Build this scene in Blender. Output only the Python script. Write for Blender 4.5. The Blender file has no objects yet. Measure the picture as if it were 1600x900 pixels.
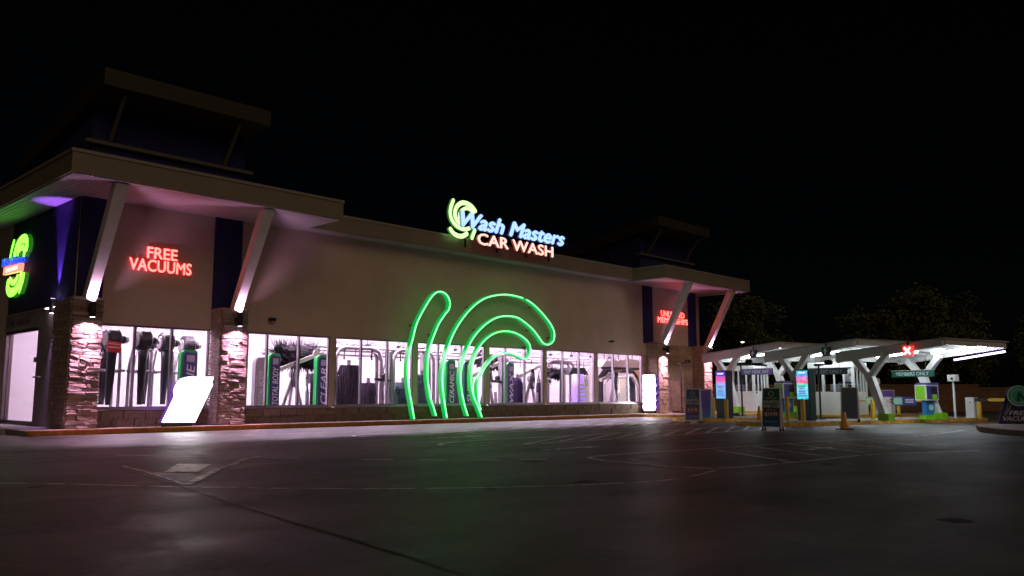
import bpy, bmesh, math, random
from mathutils import Vector, Matrix
random.seed(7)
sc = bpy.context.scene
R = math.radians
# ------------------------------------------------------------------ camera
cd = bpy.data.cameras.new('camera'); cam = bpy.data.objects.new('camera', cd)
sc.collection.objects.link(cam)
cam.location = (0, 0, 1.0)
cam.rotation_euler = (R(90 + 7.232), 0, R(43.82 - 90))
cd.sensor_width = 36; cd.lens = 29.61; cd.clip_start = 0.05; cd.clip_end = 3000
sc.camera = cam
# ------------------------------------------------------------------ world: night sky
w = bpy.data.worlds.new('World'); sc.world = w; w.use_nodes = True
wn = w.node_tree.nodes; wl = w.node_tree.links
sky = wn.new('ShaderNodeTexSky'); sky.sky_type = 'NISHITA'; sky.sun_disc = False
sky.sun_elevation = R(40); sky.sun_rotation = R(198)
wn['Background'].inputs['Strength'].default_value = 0.0001
wl.new(sky.outputs[0], wn['Background'].inputs['Color'])
# far street glow from behind the camera: the one sun lamp, turned down to night
sd = bpy.data.lights.new('street_glow', 'SUN'); so = bpy.data.objects.new('street_glow', sd)
sc.collection.objects.link(so)
sd.energy = 0.20; sd.angle = R(38); sd.color = (1.0, 0.72, 0.46)
so.rotation_euler = Vector((0.28, 0.85, -0.58)).to_track_quat('-Z', 'Y').to_euler()
vs = sc.view_settings
vs.view_transform = 'Standard'; vs.look = 'None'; vs.exposure = 0.75; vs.gamma = 1
sc.cycles.use_denoising = True
sc.cycles.max_bounces = 8
sc.cycles.sample_clamp_indirect = 6
C = sc.collection

# ------------------------------------------------------------------ materials
def mat(name, col, rough=0.6, metal=0.0, var=0.0, vscale=4.0, bump=0.0, bscale=30.0, col2=None, spec=0.5, stretch=None, emit=None, es=0.0, wave=None):
    m = bpy.data.materials.new(name); m.use_nodes = True
    n = m.node_tree.nodes; l = m.node_tree.links; p = n['Principled BSDF']
    p.inputs['Base Color'].default_value = (*col, 1); p.inputs['Roughness'].default_value = rough
    p.inputs['Metallic'].default_value = metal; p.inputs['Specular IOR Level'].default_value = spec
    tc = n.new('ShaderNodeTexCoord'); src = tc.outputs['Object']
    if stretch:
        mp = n.new('ShaderNodeMapping'); mp.inputs['Scale'].default_value = stretch
        l.new(src, mp.inputs[0]); src = mp.outputs[0]
    if var > 0:
        t = n.new('ShaderNodeTexNoise'); t.inputs['Scale'].default_value = vscale; t.inputs['Detail'].default_value = 6
        t.inputs['Roughness'].default_value = 0.62
        l.new(src, t.inputs['Vector'])
        r = n.new('ShaderNodeValToRGB'); r.color_ramp.elements[0].position = 0.36; r.color_ramp.elements[1].position = 0.66
        c2 = col2 if col2 else tuple(c * (1 - var) for c in col)
        r.color_ramp.elements[0].color = (*c2, 1); r.color_ramp.elements[1].color = (*col, 1)
        l.new(t.outputs['Fac'], r.inputs[0]); l.new(r.outputs[0], p.inputs['Base Color'])
    if bump > 0:
        t = n.new('ShaderNodeTexNoise'); t.inputs['Scale'].default_value = bscale; t.inputs['Detail'].default_value = 5
        l.new(src, t.inputs['Vector'])
        b = n.new('ShaderNodeBump'); b.inputs['Strength'].default_value = bump; b.inputs['Distance'].default_value = 0.03
        l.new(t.outputs['Fac'], b.inputs['Height']); l.new(b.outputs[0], p.inputs['Normal'])
    if wave:
        t = n.new('ShaderNodeTexWave'); t.bands_direction = wave[0]; t.inputs['Scale'].default_value = wave[1]
        l.new(tc.outputs['Object'], t.inputs['Vector'])
        b = n.new('ShaderNodeBump'); b.inputs['Strength'].default_value = 0.7; b.inputs['Distance'].default_value = 0.02
        l.new(t.outputs['Fac'], b.inputs['Height']); l.new(b.outputs[0], p.inputs['Normal'])
    if emit:
        p.inputs['Emission Color'].default_value = (*emit, 1); p.inputs['Emission Strength'].default_value = es
    return m
def glow(name, col, s, base=(0.5, 0.5, 0.5)):
    return mat(name, base, 0.4, emit=col, es=s)
def glass(name, fac=0.08, tint=(1, 1, 1)):
    m = bpy.data.materials.new(name); m.use_nodes = True
    n = m.node_tree.nodes; l = m.node_tree.links; n.clear()
    o = n.new('ShaderNodeOutputMaterial'); mx = n.new('ShaderNodeMixShader'); t = n.new('ShaderNodeBsdfTransparent')
    g = n.new('ShaderNodeBsdfGlossy'); g.inputs['Roughness'].default_value = 0.02
    t.inputs['Color'].default_value = (*tint, 1)
    fr = n.new('ShaderNodeLayerWeight'); pw = n.new('ShaderNodeMath'); pw.operation = 'POWER'; pw.inputs[1].default_value = 5
    ml = n.new('ShaderNodeMath'); ml.operation = 'MULTIPLY_ADD'; ml.inputs[1].default_value = 0.7; ml.inputs[2].default_value = 0.05
    l.new(fr.outputs['Facing'], pw.inputs[0]); l.new(pw.outputs[0], ml.inputs[0]); l.new(ml.outputs[0], mx.inputs[0]); l.new(t.outputs[0], mx.inputs[1]); l.new(g.outputs[0], mx.inputs[2])
    l.new(mx.outputs[0], o.inputs[0]); return m
def ground_mat():
    m = bpy.data.materials.new('sealed_concrete'); m.use_nodes = True
    n = m.node_tree.nodes; l = m.node_tree.links; p = n['Principled BSDF']
    tc = n.new('ShaderNodeTexCoord')
    def noise(scale, det=6, st=(1, 1, 1), rough=0.6):
        mp = n.new('ShaderNodeMapping'); mp.inputs['Scale'].default_value = st
        l.new(tc.outputs['Object'], mp.inputs[0])
        t = n.new('ShaderNodeTexNoise'); t.inputs['Scale'].default_value = scale; t.inputs['Detail'].default_value = det
        t.inputs['Roughness'].default_value = rough
        l.new(mp.outputs[0], t.inputs['Vector']); return t.outputs['Fac']
    a = noise(0.35, 8); b = noise(2.2, 8, (1, 0.45, 1)); c = noise(95, 4, rough=0.8); d = noise(0.9, 6, (0.5, 1.3, 1))
    def math_(op, x, y):
        k = n.new('ShaderNodeMath'); k.operation = op
        for i, v in enumerate((x, y)):
            if isinstance(v, (int, float)): k.inputs[i].default_value = v
            else: l.new(v, k.inputs[i])
        return k.outputs[0]
    g_ = noise(11, 8, (1, 0.7, 1), 0.7)
    s = math_('ADD', math_('ADD', math_('MULTIPLY', a, 0.26), math_('MULTIPLY', g_, 0.25)), math_('ADD', math_('MULTIPLY', b, 0.22), math_('MULTIPLY', c, 0.27)))
    r = n.new('ShaderNodeValToRGB'); e = r.color_ramp.elements
    e[0].position = 0.43; e[0].color = (0.024, 0.020, 0.018, 1); e[1].position = 0.58; e[1].color = (0.20, 0.172, 0.150, 1)
    l.new(s, r.inputs[0]); l.new(r.outputs[0], p.inputs['Base Color'])
    rr = n.new('ShaderNodeMapRange'); rr.inputs[1].default_value = 0.35; rr.inputs[2].default_value = 0.65
    rr.inputs[3].default_value = 0.34; rr.inputs[4].default_value = 0.70
    l.new(math_('ADD', math_('MULTIPLY', d, 0.45), math_('ADD', math_('MULTIPLY', b, 0.3), math_('MULTIPLY', g_, 0.25))), rr.inputs[0]); l.new(rr.outputs[0], p.inputs['Roughness'])
    p.inputs['Specular IOR Level'].default_value = 0.4
    h = math_('ADD', math_('MULTIPLY', g_, 0.6), math_('MULTIPLY', c, 0.4))
    bp = n.new('ShaderNodeBump'); bp.inputs['Strength'].default_value = 0.6; bp.inputs['Distance'].default_value = 0.02
    l.new(h, bp.inputs['Height']); l.new(bp.outputs[0], p.inputs['Normal'])
    return m
def paint_mat(name, col, lo=0.42, hi=0.6):
    # worn road paint: shows through to bare concrete in patches
    m = bpy.data.materials.new(name); m.use_nodes = True
    n = m.node_tree.nodes; l = m.node_tree.links; p = n['Principled BSDF']
    tc = n.new('ShaderNodeTexCoord'); t = n.new('ShaderNodeTexNoise'); t.inputs['Scale'].default_value = 5; t.inputs['Detail'].default_value = 8
    l.new(tc.outputs['Object'], t.inputs['Vector'])
    r = n.new('ShaderNodeValToRGB'); e = r.color_ramp.elements
    e[0].position = lo; e[0].color = (0.10, 0.092, 0.087, 1); e[1].position = hi; e[1].color = (*col, 1)
    l.new(t.outputs['Fac'], r.inputs[0]); l.new(r.outputs[0], p.inputs['Base Color'])
    p.inputs['Roughness'].default_value = 0.48; p.inputs['Specular IOR Level'].default_value = 0.45
    return m
M = {}
M['ground'] = ground_mat()
M['paint'] = paint_mat('worn_white_paint', (0.90, 0.87, 0.83), 0.36, 0.50)
M['paint2'] = paint_mat('old_white_paint', (0.82, 0.79, 0.75), 0.38, 0.55)
M['tar'] = mat('tar_joint', (0.012, 0.011, 0.011), 0.55)
M['stain'] = mat('oil_stain', (0.022, 0.019, 0.018), 0.72, var=.3, vscale=6, spec=.3)
M['kerb'] = mat('kerb_paint', (0.62, 0.25, 0.03), 0.65, var=1, vscale=7, col2=(0.36, 0.15, 0.035), bump=0.3)
M['kerby'] = mat('kerb_yellow', (0.85, 0.50, 0.05), 0.65, var=1, vscale=6, col2=(0.42, 0.22, 0.04), bump=0.3)
M['walk'] = mat('walk_concrete', (0.36, 0.33, 0.31), 0.75, var=0.4, vscale=3, bump=0.25)
M['stucco'] = mat('stucco', (0.60, 0.47, 0.40), 0.9, var=0.10, vscale=1.2, bump=0.35, bscale=70)
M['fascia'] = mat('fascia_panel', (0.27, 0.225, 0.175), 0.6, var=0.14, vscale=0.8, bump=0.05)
M['fascia_shade'] = mat('tower_fascia_shade', (0.038, 0.030, 0.022), 0.6, var=0.14, vscale=0.8)  # fascia colour darkened to stand for the weaker light up on the towers
M['rail'] = mat('tower_rail', (0.12, 0.11, 0.10), 0.5)
M['soffit'] = mat('soffit_panel', (0.40, 0.36, 0.41), 0.5, wave=('X', 2.4))
M['navy'] = mat('navy_stucco', (0.020, 0.018, 0.13), 0.85, var=0.2, vscale=2, bump=0.3, bscale=60)
M['greywall'] = mat('grey_stucco', (0.30, 0.27, 0.26), 0.85, var=0.15, vscale=2, bump=0.3, bscale=60)
M['trim'] = mat('trim_metal', (0.30, 0.27, 0.24), 0.5)
M['strut'] = mat('white_steel', (0.62, 0.60, 0.58), 0.5, var=0.1)
M['alu'] = mat('bronze_frame', (0.16, 0.12, 0.13), 0.4, metal=0.6)
M['alul'] = mat('window_metal', (0.42, 0.37, 0.42), 0.35, metal=0.7)
M['stone1'] = mat('ledge_stone_light', (0.55, 0.44, 0.40), 0.9, var=0.45, vscale=9, bump=0.8, bscale=22)
M['stone2'] = mat('ledge_stone_mid', (0.48, 0.36, 0.31), 0.9, var=0.45, vscale=9, bump=0.8, bscale=22)
M['stone3'] = mat('ledge_stone_dark', (0.36, 0.25, 0.19), 0.9, var=0.4, vscale=9, bump=0.8, bscale=22)
M['mortar'] = mat('mortar', (0.09, 0.07, 0.06), 0.95)
M['base'] = mat('split_block', (0.24, 0.165, 0.115), 0.92, var=0.4, vscale=8, bump=0.8, bscale=25)
M['tan'] = mat('tan_block', (0.46, 0.34, 0.22), 0.92, var=0.35, vscale=6, bump=0.5, bscale=18)
M['tan2'] = mat('tan_block_dark', (0.38, 0.27, 0.17), 0.92, var=0.35, vscale=6, bump=0.5, bscale=18)
M['glass'] = glass('window_glass')
M['glassd'] = glass('booth_glass', tint=(0.75, 0.8, 0.8))
M['white_wall'] = mat('white_wall', (0.80, 0.76, 0.79), 0.55, var=0.06, vscale=0.7)
M['floor_in'] = mat('tunnel_floor', (0.45, 0.42, 0.45), 0.4)
M['tube'] = glow('tube_light', (1.0, 0.74, 1.0), 118)
M['black'] = mat('black_plastic', (0.012, 0.012, 0.015), 0.45)
M['dark'] = mat('dark_metal', (0.03, 0.03, 0.035), 0.4, metal=0.3)
M['rubber'] = mat('rubber', (0.02, 0.02, 0.02), 0.8)
M['steel'] = mat('stainless', (0.50, 0.47, 0.50), 0.3, metal=0.85, var=0.15)
M['galv'] = mat('galvanised', (0.42, 0.38, 0.42), 0.45, metal=0.5, var=0.2)
M['brush'] = mat('brush_foam', (0.055, 0.042, 0.070), 0.95, var=0.5, vscale=14)
M['brushg'] = mat('brush_foam_green', (0.045, 0.075, 0.085), 0.95, var=0.5, vscale=14)
M['brushp'] = mat('brush_foam_purple', (0.050, 0.022, 0.11), 0.95, var=0.4, vscale=10)
M['brist'] = mat('brush_bristle', (0.012, 0.010, 0.016), 0.8)
M['signnavy'] = mat('sign_navy', (0.055, 0.045, 0.20), 0.4)
M['signgreen'] = mat('sign_green', (0.02, 0.42, 0.10), 0.4)
M['signteal'] = mat('sign_teal', (0.02, 0.10, 0.10), 0.45)
M['signgrey'] = mat('sign_grey', (0.40, 0.38, 0.44), 0.4)
M['white'] = mat('white_paint', (0.80, 0.79, 0.78), 0.45, var=0.05)
M['cream'] = mat('cream_panel', (0.74, 0.72, 0.68), 0.5, var=0.06)
M['letter'] = mat('white_print', (0.75, 0.77, 0.82), 0.5)
M['lettergrey'] = mat('grey_print', (0.45, 0.52, 0.54), 0.5)
M['red'] = mat('red_print', (0.55, 0.03, 0.03), 0.45)
M['yellow'] = mat('safety_yellow', (0.70, 0.42, 0.03), 0.5, var=0.2, vscale=8)
M['orange'] = mat('cone_orange', (0.78, 0.36, 0.04), 0.5, var=0.15, vscale=6)
M['lime'] = mat('lime_panel', (0.22, 0.60, 0.02), 0.4)
M['blue'] = mat('blue_panel', (0.02, 0.16, 0.42), 0.4)
M['purple'] = mat('purple_panel', (0.10, 0.03, 0.28), 0.4)
M['fence'] = mat('block_wall', (0.22, 0.125, 0.075), 0.9, var=0.25, vscale=1.5, bump=0.4, bscale=14)
M['fence_cap'] = mat('block_wall_cap', (0.27, 0.16, 0.10), 0.9, var=0.2)
M['leaf'] = mat('leaf_dark', (0.060, 0.085, 0.024), 0.7)
M['leaf2'] = mat('leaf_mid', (0.075, 0.085, 0.03), 0.7)
M['bark'] = mat('bark', (0.07, 0.05, 0.035), 0.9, bump=0.6)
M['tanroom'] = mat('tan_door', (0.42, 0.27, 0.13), 0.7, var=0.2, vscale=2)
# lit faces
M['g_logo'] = glow('lit_lime', (0.50, 0.92, 0.33), 1.05)
M['g_logo_s'] = glow('lit_lime_side', (0.03, 0.5, 0.02), 0.16)
M['b_txt'] = glow('lit_blue', (0.27, 0.46, 1.0), 1.1)
M['b_txt_s'] = glow('lit_blue_side', (0.01, 0.02, 0.5), 0.16)
M['r_txt'] = glow('lit_red', (1.0, 0.055, 0.045), 5.5)
M['r_car'] = glow('lit_pink', (0.95, 0.50, 0.43), 1.0)
M['r_car_s'] = glow('lit_pink_side', (0.5, 0.01, 0.01), 0.22)
M['r_txt_s'] = glow('lit_red_side', (0.9, 0.01, 0.01), 0.45)
M['s_green'] = glow('lit_side_green', (0.14, 1.0, 0.035), 2.6)
M['s_blue'] = glow('lit_side_blue', (0.02, 0.08, 1.0), 0.9)
M['s_red'] = glow('lit_side_red', (1.0, 0.25, 0.16), 1.0)
M['s_white'] = glow('lit_side_white', (1.0, 0.72, 0.66), 1.1)
M['neon'] = glow('neon_core', (0.13, 1.0, 0.24), 2.2)
M['neon_c'] = glow('neon_case', (0.0, 0.36, 0.055), 0.58, base=(0.02, 0.3, 0.08))
M['lbox'] = glow('lightbox_face', (1.0, 0.97, 1.0), 5.0)
M['lbox_s'] = glow('lightbox_side', (0.13, 0.0, 0.55), 0.16, base=(0.15, 0.08, 0.3))
M['led'] = glow('led_bar', (0.84, 0.95, 1.0), 24)
M['ledp'] = glow('led_bar_violet', (0.55, 0.42, 1.0), 3.2)
M['lens'] = glow('sconce_lens', (1.0, 0.75, 1.0), 6)
M['xred'] = glow('x_red', (1.0, 0.02, 0.03), 0.55)
M['xwhite'] = glow('x_white', (1.0, 0.62, 0.58), 1.3)
M['arrow_dim'] = glow('arrow_dim', (0.0, 0.07, 0.04), 0.25)
M['streetlamp'] = glow('far_lamp', (1.0, 0.95, 0.6), 4)
def screen_mat(name, stops, cells, seed, s, mixf=0.22):
    # a lit menu screen: horizontal bands of print with small blocks of text and pictures
    m = bpy.data.materials.new(name); m.use_nodes = True
    n = m.node_tree.nodes; l = m.node_tree.links; p = n['Principled BSDF']
    p.inputs['Base Color'].default_value = (0.02, 0.02, 0.03, 1); p.inputs['Roughness'].default_value = 0.2
    tc = n.new('ShaderNodeTexCoord'); sx = n.new('ShaderNodeSeparateXYZ'); l.new(tc.outputs['Generated'], sx.inputs[0])
    r = n.new('ShaderNodeValToRGB'); r.color_ramp.interpolation = 'EASE'
    e = r.color_ramp.elements
    while len(e) < len(stops): e.new(0.5)
    for el, (pos, c) in zip(e, stops): el.position = pos; el.color = (*c, 1)
    l.new(sx.outputs['Z'], r.inputs[0])
    mp = n.new('ShaderNodeMapping'); mp.inputs['Scale'].default_value = (cells[0], 1, cells[1]); mp.inputs['Location'].default_value = (seed, 0.5, seed)
    l.new(tc.outputs['Generated'], mp.inputs[0])
    v = n.new('ShaderNodeTexVoronoi'); v.distance = 'CHEBYCHEV'; v.inputs['Scale'].default_value = 1
    l.new(mp.outputs[0], v.inputs['Vector'])
    mx = n.new('ShaderNodeMix'); mx.data_type = 'RGBA'; mx.blend_type = 'OVERLAY'; mx.inputs[0].default_value = mixf
    l.new(r.outputs[0], mx.inputs[6]); l.new(v.outputs['Color'], mx.inputs[7])
    l.new(mx.outputs[2], p.inputs['Emission Color']); p.inputs['Emission Strength'].default_value = s
    return m
M['screen1'] = screen_mat('screen_violet', [(0, (0.15, 0.45, 0.9)), (0.45, (0.25, 0.5, 0.95)), (0.6, (0.45, 0.3, 0.9)), (0.66, (0.9, 0.1, 0.25)), (0.82, (0.6, 0.1, 0.6)), (0.86, (0.12, 0.03, 0.6)), (1, (0.15, 0.03, 0.7))], (5, 13), 3.1, .62)
M['screen2'] = screen_mat('screen_cyan', [(0, (0.05, 0.5, 0.75)), (0.35, (0.2, 0.6, 0.9)), (0.5, (0.1, 0.7, 0.5)), (0.6, (0.8, 0.12, 0.3)), (0.75, (0.7, 0.2, 0.5)), (0.85, (0.1, 0.35, 0.8)), (1, (0.05, 0.5, 0.8))], (5, 12), 7.7, .68, .45)
def poster_mat(name, stops):
    m = mat(name, (0.1, 0.1, 0.2), 0.4)
    n = m.node_tree.nodes; l = m.node_tree.links; p = n['Principled BSDF']
    tc = n.new('ShaderNodeTexCoord'); sx = n.new('ShaderNodeSeparateXYZ'); l.new(tc.outputs['Generated'], sx.inputs[0])
    r = n.new('ShaderNodeValToRGB'); e = r.color_ramp.elements
    while len(e) < len(stops): e.new(0.5)
    for el, (pos, c) in zip(e, stops): el.position = pos; el.color = (*c, 1)
    l.new(sx.outputs['Z'], r.inputs[0]); l.new(r.outputs[0], p.inputs['Base Color'])
    return m
M['post_a'] = poster_mat('poster_navy_red', [(0, (0.16, 0.24, 0.60)), (0.22, (0.12, 0.12, 0.40)), (0.28, (0.50, 0.07, 0.14)), (0.40, (0.45, 0.07, 0.16)), (0.45, (0.10, 0.09, 0.32)), (1, (0.10, 0.11, 0.32))])
M['post_b'] = poster_mat('poster_purple', [(0, (0.07, 0.25, 0.75)), (0.4, (0.22, 0.08, 0.62)), (1, (0.26, 0.10, 0.60))])
M['post_c'] = poster_mat('poster_teal', [(0, (0.03, 0.13, 0.28)), (0.25, (0.03, 0.08, 0.18)), (0.30, (0.26, 0.05, 0.06)), (0.42, (0.15, 0.05, 0.06)), (0.5, (0.02, 0.08, 0.08)), (1, (0.02, 0.13, 0.10))])
M['post_d'] = poster_mat('poster_slate', [(0, (0.14, 0.20, 0.34)), (0.5, (0.15, 0.19, 0.29)), (1, (0.17, 0.22, 0.28))])

# ------------------------------------------------------------------ mesh helpers
class MB:
    def __init__(s): s.v = []; s.f = []
    def add(s, vs, fs):
        o = len(s.v); s.v += [tuple(v) for v in vs]; s.f += [tuple(i + o for i in f) for f in fs]; return s
    def box(s, x0, x1, y0, y1, z0, z1):
        return s.add([(x0, y0, z0), (x1, y0, z0), (x1, y1, z0), (x0, y1, z0), (x0, y0, z1), (x1, y0, z1), (x1, y1, z1), (x0, y1, z1)],
                     [(0, 3, 2, 1), (4, 5, 6, 7), (0, 1, 5, 4), (1, 2, 6, 5), (2, 3, 7, 6), (3, 0, 4, 7)])
    def beam(s, a, b, w, h, up=(0, 0, 1), w2=None, h2=None):
        a = Vector(a); b = Vector(b); d = (b - a).normalized(); u = Vector(up)
        x = d.cross(u)
        if x.length < 1e-4: x = d.cross(Vector((1, 0, 0)))
        x.normalize(); y = x.cross(d).normalized(); w2 = w2 or w; h2 = h2 or h
        P = []
        for p, ww, hh in ((a, w, h), (b, w2, h2)):
            for i, j in ((-1, -1), (1, -1), (1, 1), (-1, 1)): P.append(p + x * ww / 2 * i + y * hh / 2 * j)
        return s.add(P, [(0, 1, 2, 3), (7, 6, 5, 4), (0, 4, 5, 1), (1, 5, 6, 2), (2, 6, 7, 3), (3, 7, 4, 0)])
    def tube(s, path, r, n=8, closed=False):
        path = [Vector(p) for p in path]; k = len(path); rings = []
        nrm = None
        for i, p in enumerate(path):
            if closed: d = path[(i + 1) % k] - path[i - 1]
            else: d = path[min(i + 1, k - 1)] - path[max(i - 1, 0)]
            d.normalize()
            if nrm is None:
                nrm = d.orthogonal().normalized()
            else:
                nrm = (nrm - d * nrm.dot(d)); nrm.normalize()
            bn = d.cross(nrm)
            rr = r[i] if isinstance(r, (list, tuple)) else r
            rings.append([p + (nrm * math.cos(2 * math.pi * j / n) + bn * math.sin(2 * math.pi * j / n)) * rr for j in range(n)])
        vs = [v for ring in rings for v in ring]; fs = []
        for i in range(k if closed else k - 1):
            for j in range(n):
                a = i * n + j; b = i * n + (j + 1) % n; c = ((i + 1) % k) * n + (j + 1) % n; d = ((i + 1) % k) * n + j
                fs.append((a, b, c, d))
        if not closed: fs += [tuple(range(n - 1, -1, -1)), tuple((k - 1) * n + j for j in range(n))]
        return s.add(vs, fs)
    def lathe(s, prof, n=20, o=(0, 0, 0), axis='Z', jit=0.0, ends=True):
        vs = []; fs = []
        for r, z in prof:
            for j in range(n):
                t = 2 * math.pi * j / n; rr = r * (1 + (random.uniform(-jit, jit) if jit else 0))
                p = (rr * math.cos(t), rr * math.sin(t), z)
                if axis == 'X': p = (p[2], p[0], p[1])
                if axis == 'Y': p = (p[0], p[2], p[1])
                vs.append((p[0] + o[0], p[1] + o[1], p[2] + o[2]))
        k = len(prof)
        for i in range(k - 1):
            for j in range(n): fs.append((i * n + j, i * n + (j + 1) % n, (i + 1) * n + (j + 1) % n, (i + 1) * n + j))
        if ends: fs += [tuple(range(n - 1, -1, -1)), tuple((k - 1) * n + j for j in range(n))]
        return s.add(vs, fs)
    def prism(s, poly, F, d0, d1):      # poly of (u, w) in frame F, from depth d0 to d1
        n = len(poly); vs = [F(u, w_, d0) for u, w_ in poly] + [F(u, w_, d1) for u, w_ in poly]
        return s.add(vs, [tuple(range(n)), tuple(range(2 * n - 1, n - 1, -1))] + [(i, n + i, n + (i + 1) % n, (i + 1) % n) for i in range(n)])
    def build(s, name, m, parent=None, world=True, smooth=False, bevel=0.0):
        me = bpy.data.meshes.new(name)
        vs = s.v
        if parent is not None and world:
            o = abs_loc(parent); vs = [(v[0] - o[0], v[1] - o[1], v[2] - o[2]) for v in vs]
        me.from_pydata(vs, [], s.f)
        bm = bmesh.new(); bm.from_mesh(me)
        bmesh.ops.recalc_face_normals(bm, faces=bm.faces)
        if bevel > 0:
            bmesh.ops.bevel(bm, geom=[e for e in bm.edges], offset=bevel, segments=2, affect='EDGES', clamp_overlap=True)
        bm.to_mesh(me); bm.free()
        me.materials.append(m if not isinstance(m, str) else M[m])
        if smooth: me.shade_smooth()
        o = bpy.data.objects.new(name, me); C.objects.link(o)
        if parent is not None: o.parent = parent
        return o
def abs_loc(o):
    l = Vector(o.location); p = o.parent
    while p is not None: l = l + Vector(p.location); p = p.parent
    return l
def tag(o, label=None, cat=None, group=None, kind=None):
    if label: o['label'] = label
    if cat: o['category'] = cat
    if group: o['group'] = group
    if kind: o['kind'] = kind
    return o
def thing(name, label, cat, loc=(0, 0, 0), rz=0, group=None, s=1.0):
    o = bpy.data.objects.new(name, None); C.objects.link(o); o.empty_display_size = 0.2
    o.location = loc; o.rotation_euler = (0, 0, rz); o.scale = (s, s, s)
    return tag(o, label, cat, group)
def dup(o, loc=None, rz=None, s=None, label=None, parent=None):
    c = o.copy(); C.objects.link(c)
    if parent is not None: c.parent = parent
    if loc is not None: c.location = loc
    if rz is not None: c.rotation_euler = (0, 0, rz)
    if s is not None: c.scale = (s, s, s)
    if label: c['label'] = label
    for ch in list(o.children): dup(ch, parent=c)
    return c
def box(name, m, parent, *b, world=True, bevel=0.0):
    return MB().box(*b).build(name, m, parent, world, bevel=bevel)
class Frame:
    def __init__(s, o, x, up=(0, 0, 1)):
        s.o = Vector(o); s.x = Vector(x).normalized(); s.z = Vector(up).normalized(); s.n = s.x.cross(s.z)
    def __call__(s, u, w_, d=0.0): return s.o + s.x * u + s.z * w_ + s.n * d
FRONT = lambda y: Frame((0, y, 0), (1, 0, 0))
SIDE = lambda x: Frame((x, 0, 0), (0, -1, 0))
LOC = Frame((0, 0, 0), (1, 0, 0))
_tc = {}
def text_mesh(body, extrude=0.0, shear=0.0, bold=0.0, spacing=1.0, res=3):
    key = (body, extrude, shear, bold, spacing)
    if key in _tc: return _tc[key]
    cu = bpy.data.curves.new('t', 'FONT'); cu.body = body; cu.extrude = extrude; cu.shear = shear; cu.offset = bold
    cu.space_character = spacing; cu.resolution_u = res; cu.size = 1
    o = bpy.data.objects.new('t', cu); C.objects.link(o); bpy.context.view_layer.update()
    me = bpy.data.meshes.new_from_object(o.evaluated_get(bpy.context.evaluated_depsgraph_get()))
    bpy.data.objects.remove(o)
    bm = bmesh.new(); bm.from_mesh(me); bmesh.ops.remove_doubles(bm, verts=bm.verts, dist=1e-5)
    seen = set(); isl = []
    for v in bm.verts:
        if v in seen: continue
        st = [v]; grp = set()
        while st:
            a = st.pop()
            if a in grp: continue
            grp.add(a)
            for e in a.link_edges: st.append(e.other_vert(a))
        seen |= grp; isl.append(grp)
    letters = []
    for g in isl:
        idx = {v: i for i, v in enumerate(g)}
        letters.append(([tuple(v.co) for v in g], [tuple(idx[v] for v in f.verts) for f in bm.faces if f.verts[0] in g], [f.normal.z for f in bm.faces if f.verts[0] in g]))
    bm.free(); bpy.data.meshes.remove(me)
    letters.sort(key=lambda L: min(p[0] for p in L[0]))
    _tc[key] = letters; return letters
def text_bounds(L):
    xs = [p[0] for l in L for p in l[0]]; ys = [p[1] for l in L for p in l[0]]
    return min(xs), max(xs), min(ys), max(ys)
def flat_text(body, F, u0, u1, w0, w1, d, name, m, parent, world=True, shear=0.0, bold=0.0, vertical=False, thick=0.0):
    """print fitted into the rectangle; vertical = reads upwards"""
    L = text_mesh(body, 0.0, shear, 0.0); a, b, c, e = text_bounds(L); mb = MB()
    for vs, fs, _ in L:
        for q, sx in enumerate((0, bold, -bold) if bold else (0,)):
            P = []
            for x, y, z in vs:
                s_, t_ = (x + sx - a) / (b - a), (y - c) / (e - c)
                if vertical: s_, t_ = 1 - t_, s_
                P.append(F(u0 + (u1 - u0) * s_, w0 + (w1 - w0) * t_, d + .0008 * q))
            mb.add(P, fs)
    return mb.build(name, m, parent, world)
def channel_text(body, F, u0, u1, w0, w1, dep, mface, mside, parent, shear=0.0, bold=0.012, rise=0.0):
    """lit channel letters: each letter one body, its lit face a piece of it"""
    L = text_mesh(body, 0.5, shear, 0.0); a, b, c, e = text_bounds(L)
    for vs, fs, nz in L:
        def P(v, k=1.0):
            s_ = (v[0] - a) / (b - a)
            return F(u0 + (u1 - u0) * s_, w0 + (w1 - w0) * (v[1] - c) / (e - c) + rise * s_, dep * (v[2] + 0.5) * k)
        side = [f for f, z in zip(fs, nz) if not (abs(z) > 0.5 and vs[f[0]][2] > 0)]
        face = [f for f, z in zip(fs, nz) if abs(z) > 0.5 and vs[f[0]][2] > 0]
        ob = MB(); fb_ = MB()
        for q, (sx, sy) in enumerate(((0, 0), (bold, 0), (-bold, 0), (0, bold * .8), (0, -bold * .8)) if bold else ((0, 0),)):
            ob.add([P((v[0] + sx, v[1] + sy, v[2]), 1 - .004 * q) for v in vs], side); fb_.add([P((v[0] + sx, v[1] + sy, v[2]), 1.03 + .006 * q) for v in vs], face)
        o = ob.build('letter', mside, parent); fb_.build('letter_face', mface, o)
def smooth_path(pts, sub=4):
    out = []; n = len(pts)
    for i in range(n - 1):
        p0 = pts[max(i - 1, 0)]; p1 = pts[i]; p2 = pts[i + 1]; p3 = pts[min(i + 2, n - 1)]
        for k in range(sub):
            t = k / sub
            out.append(tuple(0.5 * (2 * p1[j] + (p2[j] - p0[j]) * t + (2 * p0[j] - 5 * p1[j] + 4 * p2[j] - p3[j]) * t * t + (3 * p1[j] - p0[j] - 3 * p2[j] + p3[j]) * t ** 3) for j in range(2)))
    out.append(tuple(pts[-1])); return out
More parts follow.
